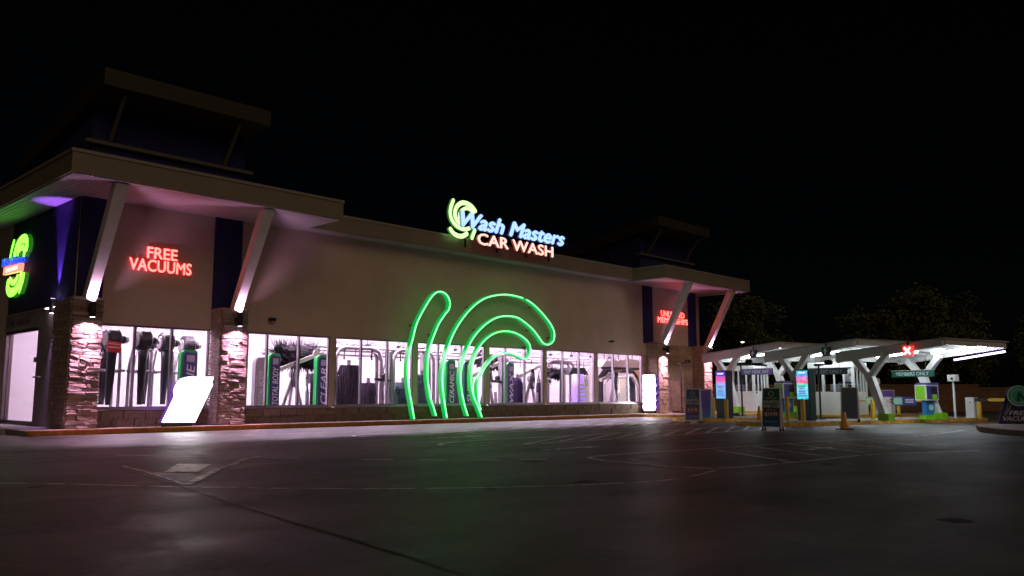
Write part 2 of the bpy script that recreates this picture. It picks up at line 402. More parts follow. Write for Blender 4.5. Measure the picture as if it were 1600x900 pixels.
def stroke_poly(pts, w_, sub=4):
    p = [Vector((a, b)) for a, b in smooth_path(pts, sub)]; Lf = []; Rt = []
    for i, q in enumerate(p):
        d = (p[min(i + 1, len(p) - 1)] - p[max(i - 1, 0)]).normalized(); nn = Vector((-d.y, d.x))
        Lf.append(q + nn * w_ / 2); Rt.append(q - nn * w_ / 2)
    d = (p[-1] - p[-2]).normalized(); nn = Vector((-d.y, d.x)); cap1 = [p[-1] + (nn * math.cos(t) + d * math.sin(t)) * w_ / 2 for t in (0.6, 1.1, 1.57, 2.04, 2.54)]
    d0 = (p[0] - p[1]).normalized(); n0 = Vector((-d0.y, d0.x)); cap0 = [p[0] + (n0 * math.cos(t) + d0 * math.sin(t)) * w_ / 2 for t in (0.6, 1.1, 1.57, 2.04, 2.54)]
    return Lf, Rt, cap0, cap1
def stroke(F, pts, w_, dep, mface, mside, parent, name='swoosh'):
    Lf, Rt, c0, c1 = stroke_poly(pts, w_); n = len(Lf)
    sd_ = MB(); fc = MB()
    # side band + back as strips
    ring = [tuple(v) for v in Lf] + [tuple(v) for v in c1] + [tuple(v) for v in reversed(Rt)] + [tuple(v) for v in c0]
    k = len(ring)
    vs = [F(u, w2, 0) for u, w2 in ring] + [F(u, w2, dep) for u, w2 in ring]
    sd_.add(vs, [(i, (i + 1) % k, k + (i + 1) % k, k + i) for i in range(k)])
    o = sd_.build(name, mside, parent)
    for i in range(n - 1):
        q = [Lf[i], Rt[i], Rt[i + 1], Lf[i + 1]]
        fc.add([F(v[0], v[1], dep * 1.02) for v in q], [(0, 1, 2, 3)])
    fc.add([F(v[0], v[1], dep * 1.02) for v in [Lf[-1]] + c1 + [Rt[-1]]], [tuple(range(len(c1) + 2))])
    fc.add([F(v[0], v[1], dep * 1.02) for v in [Rt[0]] + c0 + [Lf[0]]], [tuple(range(len(c0) + 2))])
    fc.build(name + '_face', mface, o)
    return o
def spot(name, loc, target, energy, color, deg, blend, parent=None, rad=0.03):
    ld = bpy.data.lights.new(name, 'SPOT'); o = bpy.data.objects.new(name, ld); C.objects.link(o)
    ld.energy = energy; ld.color = color; ld.spot_size = R(deg); ld.spot_blend = blend; ld.shadow_soft_size = rad
    l = Vector(loc); d = Vector(target) - l
    if parent is not None: o.parent = parent; l = l - abs_loc(parent)
    o.location = l; o.rotation_euler = d.to_track_quat('-Z', 'Y').to_euler()
    return o
# ------------------------------------------------------------------ ground and markings
lot = MB().add([(-300, -300, 0), (500, -300, 0), (500, 500, 0), (-300, 500, 0)], [(0, 1, 2, 3)]).build('parking_lot', 'ground')
tag(lot, kind='structure')
def ribbon(pts, wd, z, mb=None):
    mb = mb or MB(); P = [Vector((x, y)) for x, y in pts]; L = []; Rr = []
    for i, p in enumerate(P):
        d = (P[min(i + 1, len(P) - 1)] - P[max(i - 1, 0)]).normalized(); n = Vector((-d.y, d.x)) * wd / 2
        L.append(p + n); Rr.append(p - n)
    for i in range(len(P) - 1):
        mb.add([(L[i].x, L[i].y, z), (Rr[i].x, Rr[i].y, z), (Rr[i + 1].x, Rr[i + 1].y, z), (L[i + 1].x, L[i + 1].y, z)], [(0, 1, 2, 3)])
    return mb
def mark(name, pts, wd, m, z=0.004):
    return ribbon(pts, wd, z).build(name, m, lot)
def wob(pts, k=6, a=0.012):
    out = []
    for i in range(len(pts) - 1):
        for j in range(k):
            t = j / k; out.append((pts[i][0] + (pts[i + 1][0] - pts[i][0]) * t + random.uniform(-a, a), pts[i][1] + (pts[i + 1][1] - pts[i][1]) * t + random.uniform(-a, a)))
    out.append(pts[-1]); return out
mark('joint_seal', wob([(5.45, 22.6), (5.3, 17.1), (4.85, 12.85), (4.3, 9.21), (3.84, 6.74), (3.56, 4.87), (3.34, 3.53), (3.1, 1.6), (2.9, -3)]), 0.035, 'tar')
mark('joint_seal', wob([(-3, 14.6), (3.66, 13.2), (4.89, 12.7), (8.57, 11.8), (14, 11.0), (22, 10.0)]), 0.03, 'tar')
for k in range(26):
    x, y = random.uniform(2.2, 22), random.uniform(1.5, 20); r_ = random.uniform(.05, .22); n_ = 11
    MB().add([(x + r_ * random.uniform(.6, 1.2) * math.cos(i * 6.283 / n_), y + .7 * r_ * random.uniform(.6, 1.2) * math.sin(i * 6.283 / n_), .0025) for i in range(n_)], [tuple(range(n_))]).build('oil_stain', 'stain', lot)
for a, b, c_ in (((4.9, 12.7), (6.4, 8.6), (7.2, 4.0)), ((8.57, 11.8), (9.9, 7.4), (11.5, 2.0)), ((2.0, 9.2), (4.3, 7.9), (7.6, 5.0)), ((13, 11), (15, 6.5), (18, 1))):
    mark('crack', wob([a, b, c_], 12, .05), 0.014, 'tar', .003)
def gore(tip, ylo, yhi, x1, slant):
    yc = (ylo + yhi) / 2; lo = [(tip, yc)]; hi = [(tip, yc)]
    for t in (0.1, 0.3, 0.6, 1.0):
        f = t ** 0.5; lo.append((tip + 1.2 * t, yc + (ylo - yc) * f)); hi.append((tip + 1.2 * t, yc + (yhi - yc) * f))
    lo.append((x1, ylo)); hi.append((x1, yhi))
    mark('painted_line', smooth_path(lo[:-1], 3) + [lo[-1]], 0.11, 'paint'); mark('painted_line', smooth_path(hi[:-1], 3) + [hi[-1]], 0.11, 'paint')
    x = tip + 1.5
    while x < x1 - 1.2:
        mark('painted_stripe', [(x, ylo + 0.05), (x + slant, yhi - 0.05)], 0.11, 'paint2', 0.008); x += 1.0
gore(12.3, 16.05, 18.0, 27.2, 3.6)
gore(11.3, 11.85, 13.6, 24.6, 3.4)
gl = smooth_path([(26.5, 7.55), (21.4, 7.3), (17.6, 8.0), (13.2, 8.55), (11.2, 8.75), (10.55, 8.3), (10.25, 6.7), (10.6, 6.05), (12.5, 5.8), (14.63, 5.6), (17.0, 4.6)], 5)
mark('painted_line', gl, 0.09, 'paint2')
for x in (12.2, 13.6, 15.0, 16.4, 17.8): mark('painted_stripe', [(x, 5.9), (x + 1.6, 8.15)], 0.10, 'paint2', 0.008)
def arrow(x, y, L, wd, m='paint'):
    mb = MB(); z = 0.006
    mb.add([(x, y - wd * .16, z), (x + L * .62, y - wd * .16, z), (x + L * .62, y + wd * .16, z), (x, y + wd * .16, z)], [(0, 1, 2, 3)])
    mb.add([(x + L * .62, y - wd / 2, z), (x + L, y, z), (x + L * .62, y + wd / 2, z)], [(0, 1, 2)])
    mb.build('arrow_and_light_mark', m, lot)
arrow(12.9, 15.0, 2.1, 0.62); arrow(11.6, 10.35, 1.7, 0.55, 'paint2'); arrow(15.0, 6.95, 1.1, 0.5, 'paint2')  # the last arrow is a lit patch of ground put in as paint
MB().add([(4.92, 11.0, .006), (5.25, 10.72, .006), (5.95, 11.75, .006), (5.66, 12.18, .006)], [(0, 1, 2, 3)]).build('arrow_and_light_mark', 'paint', lot)
mark('painted_line', wob([(4.42, 9.3), (5.6, 10.85), (6.8, 12.3), (7.2, 12.6)], 4), 0.11, 'paint2', 0.008)
mark('painted_line', wob([(4.42, 9.3), (4.75, 11.0), (4.95, 12.4)], 4), 0.05, 'paint2', 0.006)
mark('painted_line', smooth_path([(-2.0, 14.5), (1.5, 12.2), (3.04, 11.01), (4.27, 9.14), (5.48, 7.6), (6.7, 6.55), (7.68, 6.0), (8.75, 5.7), (10.1, 5.95)], 5), 0.06, 'paint2')
for a, b in (((5.77, 14.71), (6.11, 14.2)), ((6.34, 13.69), (6.63, 13.25)), ((7.1, 12.5), (7.5, 11.9)), ((8.02, 10.95), (8.35, 10.55)), ((8.56, 10.25), (8.85, 9.9)), ((9.12, 9.62), (9.41, 9.3)), ((9.72, 9.15), (10.05, 8.9))):
    mark('painted_dash', [a, b], 0.08, 'paint')
mark('painted_line', [(9.2, 20.6), (12.0, 19.6), (16, 18.8)], 0.05, 'paint2')
# walkway with its painted kerb along the building
wk = MB(); wk.box(6.75, 41.2, 22.78, 31, 0.0, 0.13); wk.box(4.6, 6.75, 24.4, 36, 0.0, 0.127)
walk = tag(wk.build('walkway', 'walk'), kind='structure')
def kerb_piece(x0, x1): return MB().box(x0 + .006, x1 - .006, 22.62, 22.78, 0, 0.137).build('kerb', 'kerb', walk, bevel=0.02)
x = 6.75
while x < 41: kerb_piece(x, min(x + 3.05, 41.2)); x += 3.05

# ------------------------------------------------------------------ the car wash building
B = thing('car_wash_building', 'long beige stucco car wash with two stone columned towers and a lit glass front', 'building', (22, 24, 0.13))
YW = 23.8
fw = MB(); fw.box(8.0, 39.2, YW, YW + .2, 2.93, 6.95)
for a, b in ((12.68, 13.06), (16.07, 16.27), (19.65, 19.83), (23.29, 23.5), (26.77, 26.94), (30.26, 30.45), (33.95, 34.3)): fw.box(a, b, YW + .003, YW + .2, 0.62, 2.93)
fw.build('facade_wall', 'stucco', B)
rt = MB(); rt.box(35.08, 38.45, YW - .02, YW + .2, 0.13, 3.5); rt.box(34.0, 34.32, YW - .02, YW + .2, 0.13, 2.93)
rt.build('stone_wall', 'tan', B)
for z in [0.13 + .26 * i for i in range(13)]:                    # block courses of the right tower wall
    x = 35.1 - (0.4 if int(z * 100) % 2 else 0)
    while x < 38.44:
        a, b = max(x, 35.09) + .008, min(x + .8, 38.44) - .008
        if b - a > .1:
            h = random.uniform(.0, .014)
            MB().box(a, b, YW - .034 - h, YW - .015, z + .008, min(z + .252, 3.5)).build('block', random.choice(('tan', 'tan2')), B)
        x += .8
# low split block wall under the windows
bw = MB(); bw.box(8.5, 11.9, YW - .04, YW + .2, .13, .58); bw.box(12.66, 34.32, YW - .04, YW + .2, .13, .58)
bwo = bw.build('base_wall', 'mortar', B)
for row in (0, 1):
    x = 8.53 - .3 * row
    while x < 34.3:
        a, b = x + .008, x + .58; x += .6
        a = max(a, 8.53); b = min(b, 34.3)
        if b - a < .12 or (a > 11.7 and b < 12.9): continue
        d = random.uniform(.01, .05)
        MB().box(a, b, YW - .045 - d, YW - .03, .137 + row * .22, .137 + row * .22 + .21).build('split_block', 'base', bwo, bevel=.0)
# windows: seven bays of three panes
bays = [(8.52, 11.86, (9.66, 10.71))]
bays += [(13.06, 16.07, (13.76, 14.9)), (16.27, 19.65, (17.36, 18.49)), (19.83, 23.29, (20.88, 22.05)), (23.5, 26.77, (24.48, 25.62)), (26.94, 30.26, (28.05, 29.16)), (30.45, 33.95, (31.65, 32.8))]
for a, b, mul in bays:
    f = MB(); y0, y1 = YW + .04, YW + .13
    f.box(a, a + .06, y0, y1, .62, 2.93); f.box(b - .06, b, y0, y1, .62, 2.93)
    f.box(a + .06, b - .06, y0, y1, .62, .68); f.box(a + .06, b - .06, y0, y1, 2.88, 2.93)
    fo = f.build('window', 'alul', B)
    box('sill', 'alul', fo, a, b, YW - .07, YW + .04, .585, .625)
    xs = [a + .06] + list(mul) + [b - .06]
    for m_ in mul: box('mullion', 'alul', fo, m_ - .03, m_ + .03, y0 - .01, y1, .68, 2.88)
    for i in range(3):
        l_ = xs[i] + (.03 if i else 0); r_ = xs[i + 1] - (.03 if i < 2 else 0)
        MB().add([(l_, y0 + .05, .68), (r_, y0 + .05, .68), (r_, y0 + .05, 2.88), (l_, y0 + .05, 2.88)], [(0, 1, 2, 3)]).build('pane', 'glass', fo)
# blue pilasters
for a, b in ((8.02, 8.68), (11.84, 12.72), (34.03, 34.8), (38.08, 38.8)):
    box('pilaster', 'navy', B, a, b, YW - .07, YW + .02, 3.5, 6.33)
# stone columns: core, cap and ledge stones
stone_me = []
for i in range(10):
    mb = MB(); n = 5
    bm = bmesh.new(); bmesh.ops.create_cube(bm, size=1)
    bmesh.ops.bevel(bm, geom=bm.edges[:], offset=.09, segments=1, affect='EDGES')
    for v in bm.verts: v.co += Vector((random.uniform(-.06, .06), random.uniform(-.12, .12), random.uniform(-.07, .07)))
    me = bpy.data.meshes.new('stone'); bm.to_mesh(me); bm.free(); me.materials.append(M[('stone1', 'stone2', 'stone2', 'stone3', 'stone1')[i % 5]]); stone_me.append(me)
def stone_column(x0, x1, y1, singles, blk):
    y0 = 23.14
    core = box('stone_column', 'mortar', B, x0 + .05, x1 - .05, y0 + .05, y1, .13, 3.47)
    box('column_cap', 'stone2' if singles else 'tan2', core, x0 - .03, x1 + .03, y0 - .03, YW - .07, 3.47, 3.54)
    joined = MB(); jm = []
    z = .14
    while z < 3.45:
        h = random.uniform(.055, .125) if singles else random.uniform(.07, .13)
        h = min(h, 3.465 - z)
        if h < .03: break
        for side in (0, 1):
            L = (x1 - x0) if side == 0 else (y1 - y0 - .04); t = 0
            while t < L - .02:
                ln = random.uniform(.16, .46) if singles else random.uniform(.22, .42)
                if side: ln *= 1.7
                ln = min(ln, L - t)
                if L - t - ln < .12: ln = L - t
                out = random.uniform(-.012, .035) if singles else random.uniform(-.01, .02)
                if side: out *= .45
                if side == 0: c = (x0 + t + ln / 2, y0 + .04 - out, z + h / 2); dm = (ln - .012, .13, h - .008)
                else: c = (x0 + .04 - out, y0 + .04 + t + ln / 2, z + h / 2); dm = (.13, ln - .012, h - .012)
                if singles and side == 0:
                    o = bpy.data.objects.new('stone', random.choice(stone_me)); C.objects.link(o); o.parent = core
                    o.location = Vector(c) - abs_loc(core)
                    o.scale = dm if side == 0 else (dm[1], dm[0], dm[2])
                    o.rotation_euler = (0, 0, (0 if side == 0 else R(90)) + (R(180) if random.random() < .5 else 0))
                else: joined.box(c[0] - dm[0] / 2, c[0] + dm[0] / 2, c[1] - dm[1] / 2, c[1] + dm[1] / 2, c[2] - dm[2] / 2, c[2] + dm[2] / 2)
                t += ln
        z += h
    tag(joined.build('ledge_stone', blk, core), kind='stuff')
    return core
stone_column(7.75, 8.52, 24.48, True, 'stone2')
stone_column(11.87, 12.68, 23.8, True, 'stone2')
stone_column(34.3, 35.1, 23.8, False, 'tan')
stone_column(38.42, 39.22, 24.6, False, 'tan')
# roofs
def roof(x0, x1, y0, y1, z0, z1, name='canopy_roof', mf='fascia', lip=True):
    o = box(name, mf, B, x0, x1, y0, y1, z0 + .03, z1)
    box('soffit', 'soffit', o, x0 + .05, x1 - .05, y0 + .05, y1, z0, z0 + .034)
    if lip:
        box('gutter_edge', 'trim', o, x0 - .025, x1 + .025, y0 - .025, y0 + .02, z1 - .06, z1 + .02)
        box('gutter_edge', 'trim', o, x0 - .025, x0 + .02, y0 + .02, y1, z1 - .06, z1 + .02)
    return o
roof(6.92, 14.75, 21.35, 33, 6.33, 6.92)
roof(32.4, 40.25, 21.35, 31, 6.33, 6.92)
roof(14.752, 32.398, 23.2, 30, 6.36, 6.94, 'parapet_band')
def tower(x0, x1, rx0, rx1):
    box('tower_wall', 'navy', B, x0 + .2, x1 - .2, YW + .05, 28.6, 6.93, 9.0)
    box('tower_rail', 'rail', B, x0, x1, YW - .12, YW + .05, 7.84, 7.94)
    zf = lambda y: 9.13 - (y - 22.5) * .17
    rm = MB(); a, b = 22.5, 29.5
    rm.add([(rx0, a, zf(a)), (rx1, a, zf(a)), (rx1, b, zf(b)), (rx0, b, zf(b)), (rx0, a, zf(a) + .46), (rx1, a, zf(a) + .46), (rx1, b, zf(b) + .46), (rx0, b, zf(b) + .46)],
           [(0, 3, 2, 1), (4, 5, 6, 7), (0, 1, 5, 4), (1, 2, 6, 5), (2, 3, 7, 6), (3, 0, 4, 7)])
    rm.build('tower_roof', 'fascia_shade', B)
    for x in (x0 + .62, x1 - .95):
        MB().beam((x, 22.85, 9.08), (x, YW - .06, 7.92), .09, .09).build('tower_brace', 'rail', B)
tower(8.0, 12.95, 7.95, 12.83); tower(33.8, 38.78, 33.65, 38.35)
# raking white struts from column heads to the canopy edge
for x in (8.15, 12.28, 34.72, 38.82):
    MB().beam((x - .03, 23.08, 3.5), (x + .04, 21.6, 6.36), .28, .26, up=(0, -1, 0), w2=.33, h2=.3).build('roof_strut', 'strut', B, bevel=.012)
# left end wall
XS = 7.98
sw = box('end_wall', 'navy', B, XS, XS + .2, 23.82, 29.45, 3.42, 6.33)
box('end_wall', 'stucco', B, XS + .02, XS + .2, 29.45, 34, 0.13, 6.33)
lw = MB(); lw.box(XS - .03, XS + .2, 24.46, 26.35, .13, 3.42); lw.box(XS - .03, XS + .2, 26.35, 29.45, 2.92, 3.42)
lw.build('end_wall_base', 'greywall', B)
box('ledge_trim', 'trim', B, XS - .07, XS + .02, 24.46, 29.45, 3.40, 3.44)
st = MB(); y0, y1 = 26.35, 29.45
st.box(XS, XS + .1, y0, y0 + .05, .13, 2.92); st.box(XS, XS + .1, y1 - .05, y1, .13, 2.92); st.box(XS, XS + .1, y0 + .05, y1 - .05, 2.84, 2.92); st.box(XS, XS + .1, y0 + .05, y1 - .05, .13, .25)
sto = st.build('storefront', 'alu', B)
box('mullion', 'alu', sto, XS, XS + .1, 29.02, 29.08, .25, 2.84)
for a, b in ((y0 + .05, 29.02), (29.08, y1 - .05)):
    MB().add([(XS + .05, a, .25), (XS + .05, b, .25), (XS + .05, b, 2.84), (XS + .05, a, 2.84)], [(0, 1, 2, 3)]).build('pane', 'glass', sto)
MB().tube([(XS - .05, 26.28, 1.5), (XS - .1, 26.28, 1.5), (XS - .1, 25.85, 1.5), (XS - .05, 25.85, 1.5)], .022).build('door_handle', 'steel', B)
box('door_closer', 'dark', B, XS - .08, XS - .02, 26.33, 26.41, 1.92, 2.06)
flat_text('CAR WASH', SIDE(XS - .045), -29.3, -27.1, 3.06, 3.26, 0.0, 'wall_lettering', 'signnavy', B, bold=.01)
# the tunnel inside
box('tunnel_wall', 'white_wall', B, 8.18, 39.0, 29.5, 29.7, .13, 4.1)
box('tunnel_ceiling', 'white_wall', B, 8.18, 39.0, YW + .2, 29.5, 4.0, 4.1)
box('tunnel_floor', 'floor_in', B, 8.18, 39.0, YW + .2, 29.5, .131, .16)
ew = MB(); ew.box(38.9, 39.1, YW + .2, 25.6, .13, 4.0); ew.box(38.9, 39.1, 28.9, 29.5, .13, 4.0); ew.box(38.9, 39.1, 25.6, 28.9, 2.75, 4.0)
ew.build('tunnel_end_wall', 'white_wall', B)
box('entry_door', 'tanroom', B, 38.95, 39.05, 25.6, 28.9, .13, 2.75)
for x in [9.6 + 2.45 * i for i in range(12)]:
    for y in (26.4,):
        t = thing('tube_light', 'long white strip light on the tunnel ceiling', 'ceiling light', (x, y, 3.92), group='strip lights along the tunnel ceiling')
        box('housing', 'white', t, -1.12, 1.12, -.07, .07, .02, .08, world=False)
        box('lamp', 'tube', t, -1.1, 1.1, -.05, .05, -.01, .02, world=False)
# ------------------------------------------------------------------ wall sconces
def sconce(loc, nrm, label, eu, ed, colu, col, tgt_u, tgt_d, du, dd, off=.27):
    t = thing('wall_sconce', label, 'wall light', loc, group='up and down wall lights')
    n = Vector(nrm); b = MB(); b.lathe([(.075, -.2), (.085, -.17), (.085, .17), (.075, .2)], 16); b.build('housing', 'dark', t, world=False, smooth=False)
    MB().beam(-n * off, (0, 0, 0), .1, .14).build('bracket', 'dark', t, world=False)
    MB().lathe([(.06, .2), (.06, .204)], 14).build('lens', 'lens', t, world=False)
    MB().lathe([(.06, -.204), (.06, -.2)], 14).build('lens', 'lens', t, world=False)
    L = Vector(loc)
    spot('up_lamp', L + Vector((0, 0, .24)), L + Vector(tgt_u), eu, colu, du, .7, t)
    spot('down_lamp', L + Vector((0, 0, -.24)), L + Vector(tgt_d), ed, col, dd, 1.0, t)
PK = (1.0, 0.52, 0.86)
labs = ['up and down sconce on the stone column at the near corner', 'up and down sconce on the second stone column, behind the tilted lightbox',
        'up and down sconce on the right tower column beside the scalloped lightbox', 'up and down sconce on the last column next to the pay lanes']
for x, lb, k in zip((8.15, 12.28, 34.72, 38.82), labs, (1, 1, 1.1, 1.1)):
    sconce((x, 22.86, 3.2), (0, -1, 0), lb, 125 * k, 480 * k, (0.95, 0.50, 0.85), PK, (0, .8, 2), (0, .2, -2), 122, 60)
    spot('wide_lamp', (x, 22.86, 2.96), (x, 22.95, 1), 95, PK, 130, .25, [o for o in C.objects if o.name.startswith('wall_sconce')][-1])
sconce((XS - .13, 25.0, 3.42), (-1, 0, 0), 'dark sconce throwing violet light up the navy end wall', 420, 170, (0.42, 0.14, 1.0), (0.75, 0.42, 1.0), (.04, 0, 2), (.05, 0, -2), 34, 44, .12)
for dy in (.2, -.45):
    box('wing_lens', 'lens', [o for o in C.objects if o.name.startswith('wall_sconce')][-1], XS - .16, XS - .08, 25.0 + dy, 25.0 + dy + .28, 3.36, 3.385)
# ------------------------------------------------------------------ small wall cameras
for x, z, lb in ((13.75, 3.35, 'small dark camera on the stucco beside the second stone column'), (31.3, 3.45, 'small dark camera on the stucco above the last windows')):
    t = thing('security_camera', lb, 'camera', (x, YW, z))
    box('bracket', 'dark', t, -.03, .03, -.12, 0, -.03, .03, world=False)
    MB().lathe([(.045, -.1), (.06, -.08), (.06, .1), (.05, .12)], 12, (0.03, -.16, 0), 'X').build('housing', 'black', t, world=False)
# ------------------------------------------------------------------ signs on the building
NEON = [[(19.37, 0.26), (19.24, 0.69), (19.11, 1.24), (19.04, 1.85), (19.11, 2.51), (19.26, 3.02), (19.42, 3.53), (19.72, 4.04), (20.05, 4.49), (20.31, 4.73), (20.58, 4.8), (20.85, 4.7), (21.01, 4.45), (20.97, 4.18), (20.78, 3.97), (20.48, 3.6), (20.26, 3.18), (20.08, 2.77), (19.97, 2.2), (19.97, 1.58), (20.11, 0.91), (20.26, 0.57), (20.39, 0.25)], [(20.92, 0.24), (20.79, 0.74), (20.7, 1.25), (20.68, 1.71), (20.77, 2.23), (20.95, 2.75), (21.22, 3.29), (21.65, 3.85), (22.22, 4.37), (22.81, 4.72), (23.41, 4.9), (24.03, 4.99), (24.67, 4.97), (25.23, 4.88), (25.8, 4.64), (26.39, 4.25), (26.78, 3.91), (26.96, 3.59), (26.91, 3.29), (26.68, 3.12), (26.43, 3.09), (26.18, 3.19), (25.94, 3.41), (25.61, 3.68), (25.13, 3.94), (24.67, 4.11), (24.12, 4.13), (23.59, 4.05), (23.07, 3.83), (22.56, 3.48), (22.15, 3.07), (21.87, 2.61), (21.67, 2.13), (21.58, 1.66), (21.64, 1.2), (21.78, 0.67), (21.97, 0.22)], [(22.71, 0.25), (22.5, 0.55), (22.29, 0.91), (22.16, 1.32), (22.14, 1.73), (22.22, 2.21), (22.4, 2.63), (22.73, 3.01), (23.16, 3.3), (23.59, 3.46), (24.03, 3.52), (24.49, 3.49), (24.95, 3.36), (25.32, 3.15), (25.46, 2.9), (25.43, 2.65), (25.27, 2.48), (25.04, 2.45), (24.76, 2.53), (24.39, 2.63), (24.04, 2.66), (23.59, 2.56), (23.25, 2.39), (22.95, 2.14), (22.7, 1.83), (22.53, 1.5), (22.49, 1.14), (22.54, 0.73), (22.65, 0.43)]]
LOGO = [([(20.68, 8.2), (20.56, 7.92), (20.53, 7.68), (20.61, 7.46), (20.79, 7.29), (21.03, 7.2), (21.3, 7.19), (21.51, 7.26)], 0.19), ([(21.81, 7.98), (21.61, 8.13), (21.34, 8.2), (21.1, 8.17), (20.89, 8.02), (20.78, 7.82), (20.78, 7.62), (20.87, 7.48), (21.03, 7.38)], 0.22), ([(21.71, 7.9), (21.51, 8.0), (21.32, 8.0), (21.13, 7.89), (21.0, 7.73), (20.99, 7.59)], 0.17), ([(20.55, 7.09), (20.72, 6.95), (20.96, 6.89), (21.19, 6.92), (21.38, 7.03)], 0.22), ([(21.79, 7.22), (21.72, 7.07), (21.65, 6.91)], 0.2)]
SLOGO = [([(-28.91, 5.7), (-29.06, 5.5), (-29.17, 5.23)], 0.3), ([(-28.74, 5.17), (-28.68, 5.39), (-28.46, 5.59), (-28.15, 5.68), (-27.82, 5.66), (-27.65, 5.54), (-27.64, 5.37)], 0.5), ([(-28.46, 5.18), (-28.4, 5.34), (-28.18, 5.42), (-27.94, 5.4), (-27.82, 5.28), (-27.84, 5.17)], 0.34), ([(-27.71, 4.55), (-27.8, 4.34), (-28.02, 4.09)], 0.3), ([(-27.98, 4.54), (-28.11, 4.31), (-28.45, 4.14), (-28.93, 4.12), (-29.21, 4.27), (-29.2, 4.44)], 0.5), ([(-28.31, 4.54), (-28.47, 4.43), (-28.76, 4.41), (-29.03, 4.53)], 0.34)]
LB1 = [(10.12, 0.25), (11.07, 0.23), (11.56, 1.31), (11.51, 1.32), (11.57, 1.51), (10.79, 1.5), (10.63, 1.45), (10.51, 1.36), (10.44, 1.24), (10.4, 1.1), (10.43, 0.97), (10.41, 0.9)]
LB2 = [(-23.43, 0.26), (-22.85, 0.27), (-22.78, 0.43), (-22.84, 0.61), (-22.77, 0.73), (-22.83, 0.9), (-22.76, 1.06), (-22.82, 1.24), (-22.75, 1.42), (-22.78, 1.57), (-22.81, 1.93), (-23.47, 1.94), (-23.5, 1.58), (-23.52, 1.36), (-23.46, 1.21), (-23.53, 1.03), (-23.47, 0.88), (-23.53, 0.73), (-23.47, 0.58), (-23.54, 0.44)]

F = FRONT(22.98)
t = thing('roof_sign', 'lit roofline sign with lime swirl, blue script and pink block letters', 'sign', (23.7, 23.1, 6.94))
for pts, wd in LOGO: stroke(F, pts, wd * .8, .10, 'g_logo', 'g_logo_s', t)
F2 = FRONT(22.86)
channel_text('Wash Masters', F2, 21.0, 26.93, 7.25, 7.83, .09, 'b_txt', 'b_txt_s', t, shear=.32, bold=.05)
channel_text('CAR WASH', F2, 21.86, 26.2, 6.69, 7.12, .09, 'r_car', 'r_car_s', t, bold=.03)
rb = MB(); rb.box(21.2, 26.7, 22.99, 23.05, 7.3, 7.4); rb.box(22.0, 26.1, 22.99, 23.05, 6.86, 6.93)
for x in (21.5, 23.2, 24.9, 26.3): rb.box(x - .03, x + .03, 23.06, 23.12, 6.55, 7.6)
rb.build('raceway', 'dark', t)
F = FRONT(YW - .03)
t = thing('wall_sign', 'red lit letters FREE VACUUMS on the stucco of the near tower', 'sign', (10.2, YW, 4.5))
channel_text('FREE', F, 9.82, 10.68, 4.85, 5.16, .06, 'r_txt', 'r_txt_s', t, bold=.022)
channel_text('VACUUMS', F, 9.34, 11.12, 4.47, 4.80, .06, 'r_txt', 'r_txt_s', t, bold=.022)
t = thing('wall_sign', 'red lit letters UNLIMITED MEMBERSHIPS half behind a strut on the far tower', 'sign', (36.5, YW, 4.6))
channel_text('UNLIMITED', F, 35.5, 37.62, 4.93, 5.2, .06, 'r_txt', 'r_txt_s', t, bold=.022)
channel_text('MEMBERSHIPS', F, 35.2, 37.92, 4.6, 4.87, .06, 'r_txt', 'r_txt_s', t, bold=.022)
F = SIDE(XS - .02)
t = thing('end_wall_sign', 'lime swirl sign with blue script and red plate on the navy end wall', 'sign', (XS, 28.4, 4.1))
for pts, wd in SLOGO: stroke(F, pts, wd * .55, .1, 's_green', 'g_logo_s', t)
FB = SIDE(XS - .17)
channel_text('Wash Masters', FB, -29.5, -27.2, 4.95, 5.2, .08, 's_blue', 'b_txt_s', t, shear=.3, bold=.02, rise=-.08)
MB().prism([(-29.25, 4.68), (-27.6, 4.64), (-27.55, 4.87), (-29.2, 4.91)], FB, 0, .1).build('plate', 's_red', t)
flat_text('CAR WASH', FB, -28.95, -27.85, 4.72, 4.84, .108, 'plate_lettering', 's_white', t, bold=.02)
# neon wave: three outlines standing off the facade
NY = 23.38
nt = thing('neon_wave', 'giant green neon wave outline climbing over the windows and stucco', 'neon sign', (22.5, NY, .13))
for pts in NEON:
    pts = [(pts[0][0], .16)] + pts[1:]
    P = smooth_path(pts, 5)
    cut = min(range(len(P)), key=lambda i: (P[i][0] - 25.12) ** 2 + (P[i][1] - 4.9) ** 2) if pts is not NEON[0] and max(q[1] for q in P) > 4.9 and P[0][0] > 20.5 else None
    for piece in ((P,) if cut is None else (P[:cut], P[cut + 1:])):
        MB().tube([(u, NY, z) for u, z in piece], .023, 8).build('neon_tube', 'neon', nt, smooth=True)
    cs = MB(); n = len(P); V = []
    for i, (u, z) in enumerate(P):
        d = Vector((P[min(i + 1, n - 1)][0] - P[max(i - 1, 0)][0], P[min(i + 1, n - 1)][1] - P[max(i - 1, 0)][1])).normalized(); nn = Vector((-d.y, d.x)) * .036
        for s_, y in ((1, NY + .02), (1, NY + .20), (-1, NY + .20), (-1, NY + .02)): V.append((u + nn.x * s_, y, z + nn.y * s_))
    Fc = []
    for i in range(n - 1):
        for j in range(4): Fc.append((i * 4 + j, i * 4 + (j + 1) % 4, i * 4 + 4 + (j + 1) % 4, i * 4 + 4 + j))
    Fc += [(0, 1, 2, 3), tuple((n - 1) * 4 + j for j in range(4))]
    cs.add(V, Fc).build('neon_channel', 'neon_c', nt)
st_ = MB()
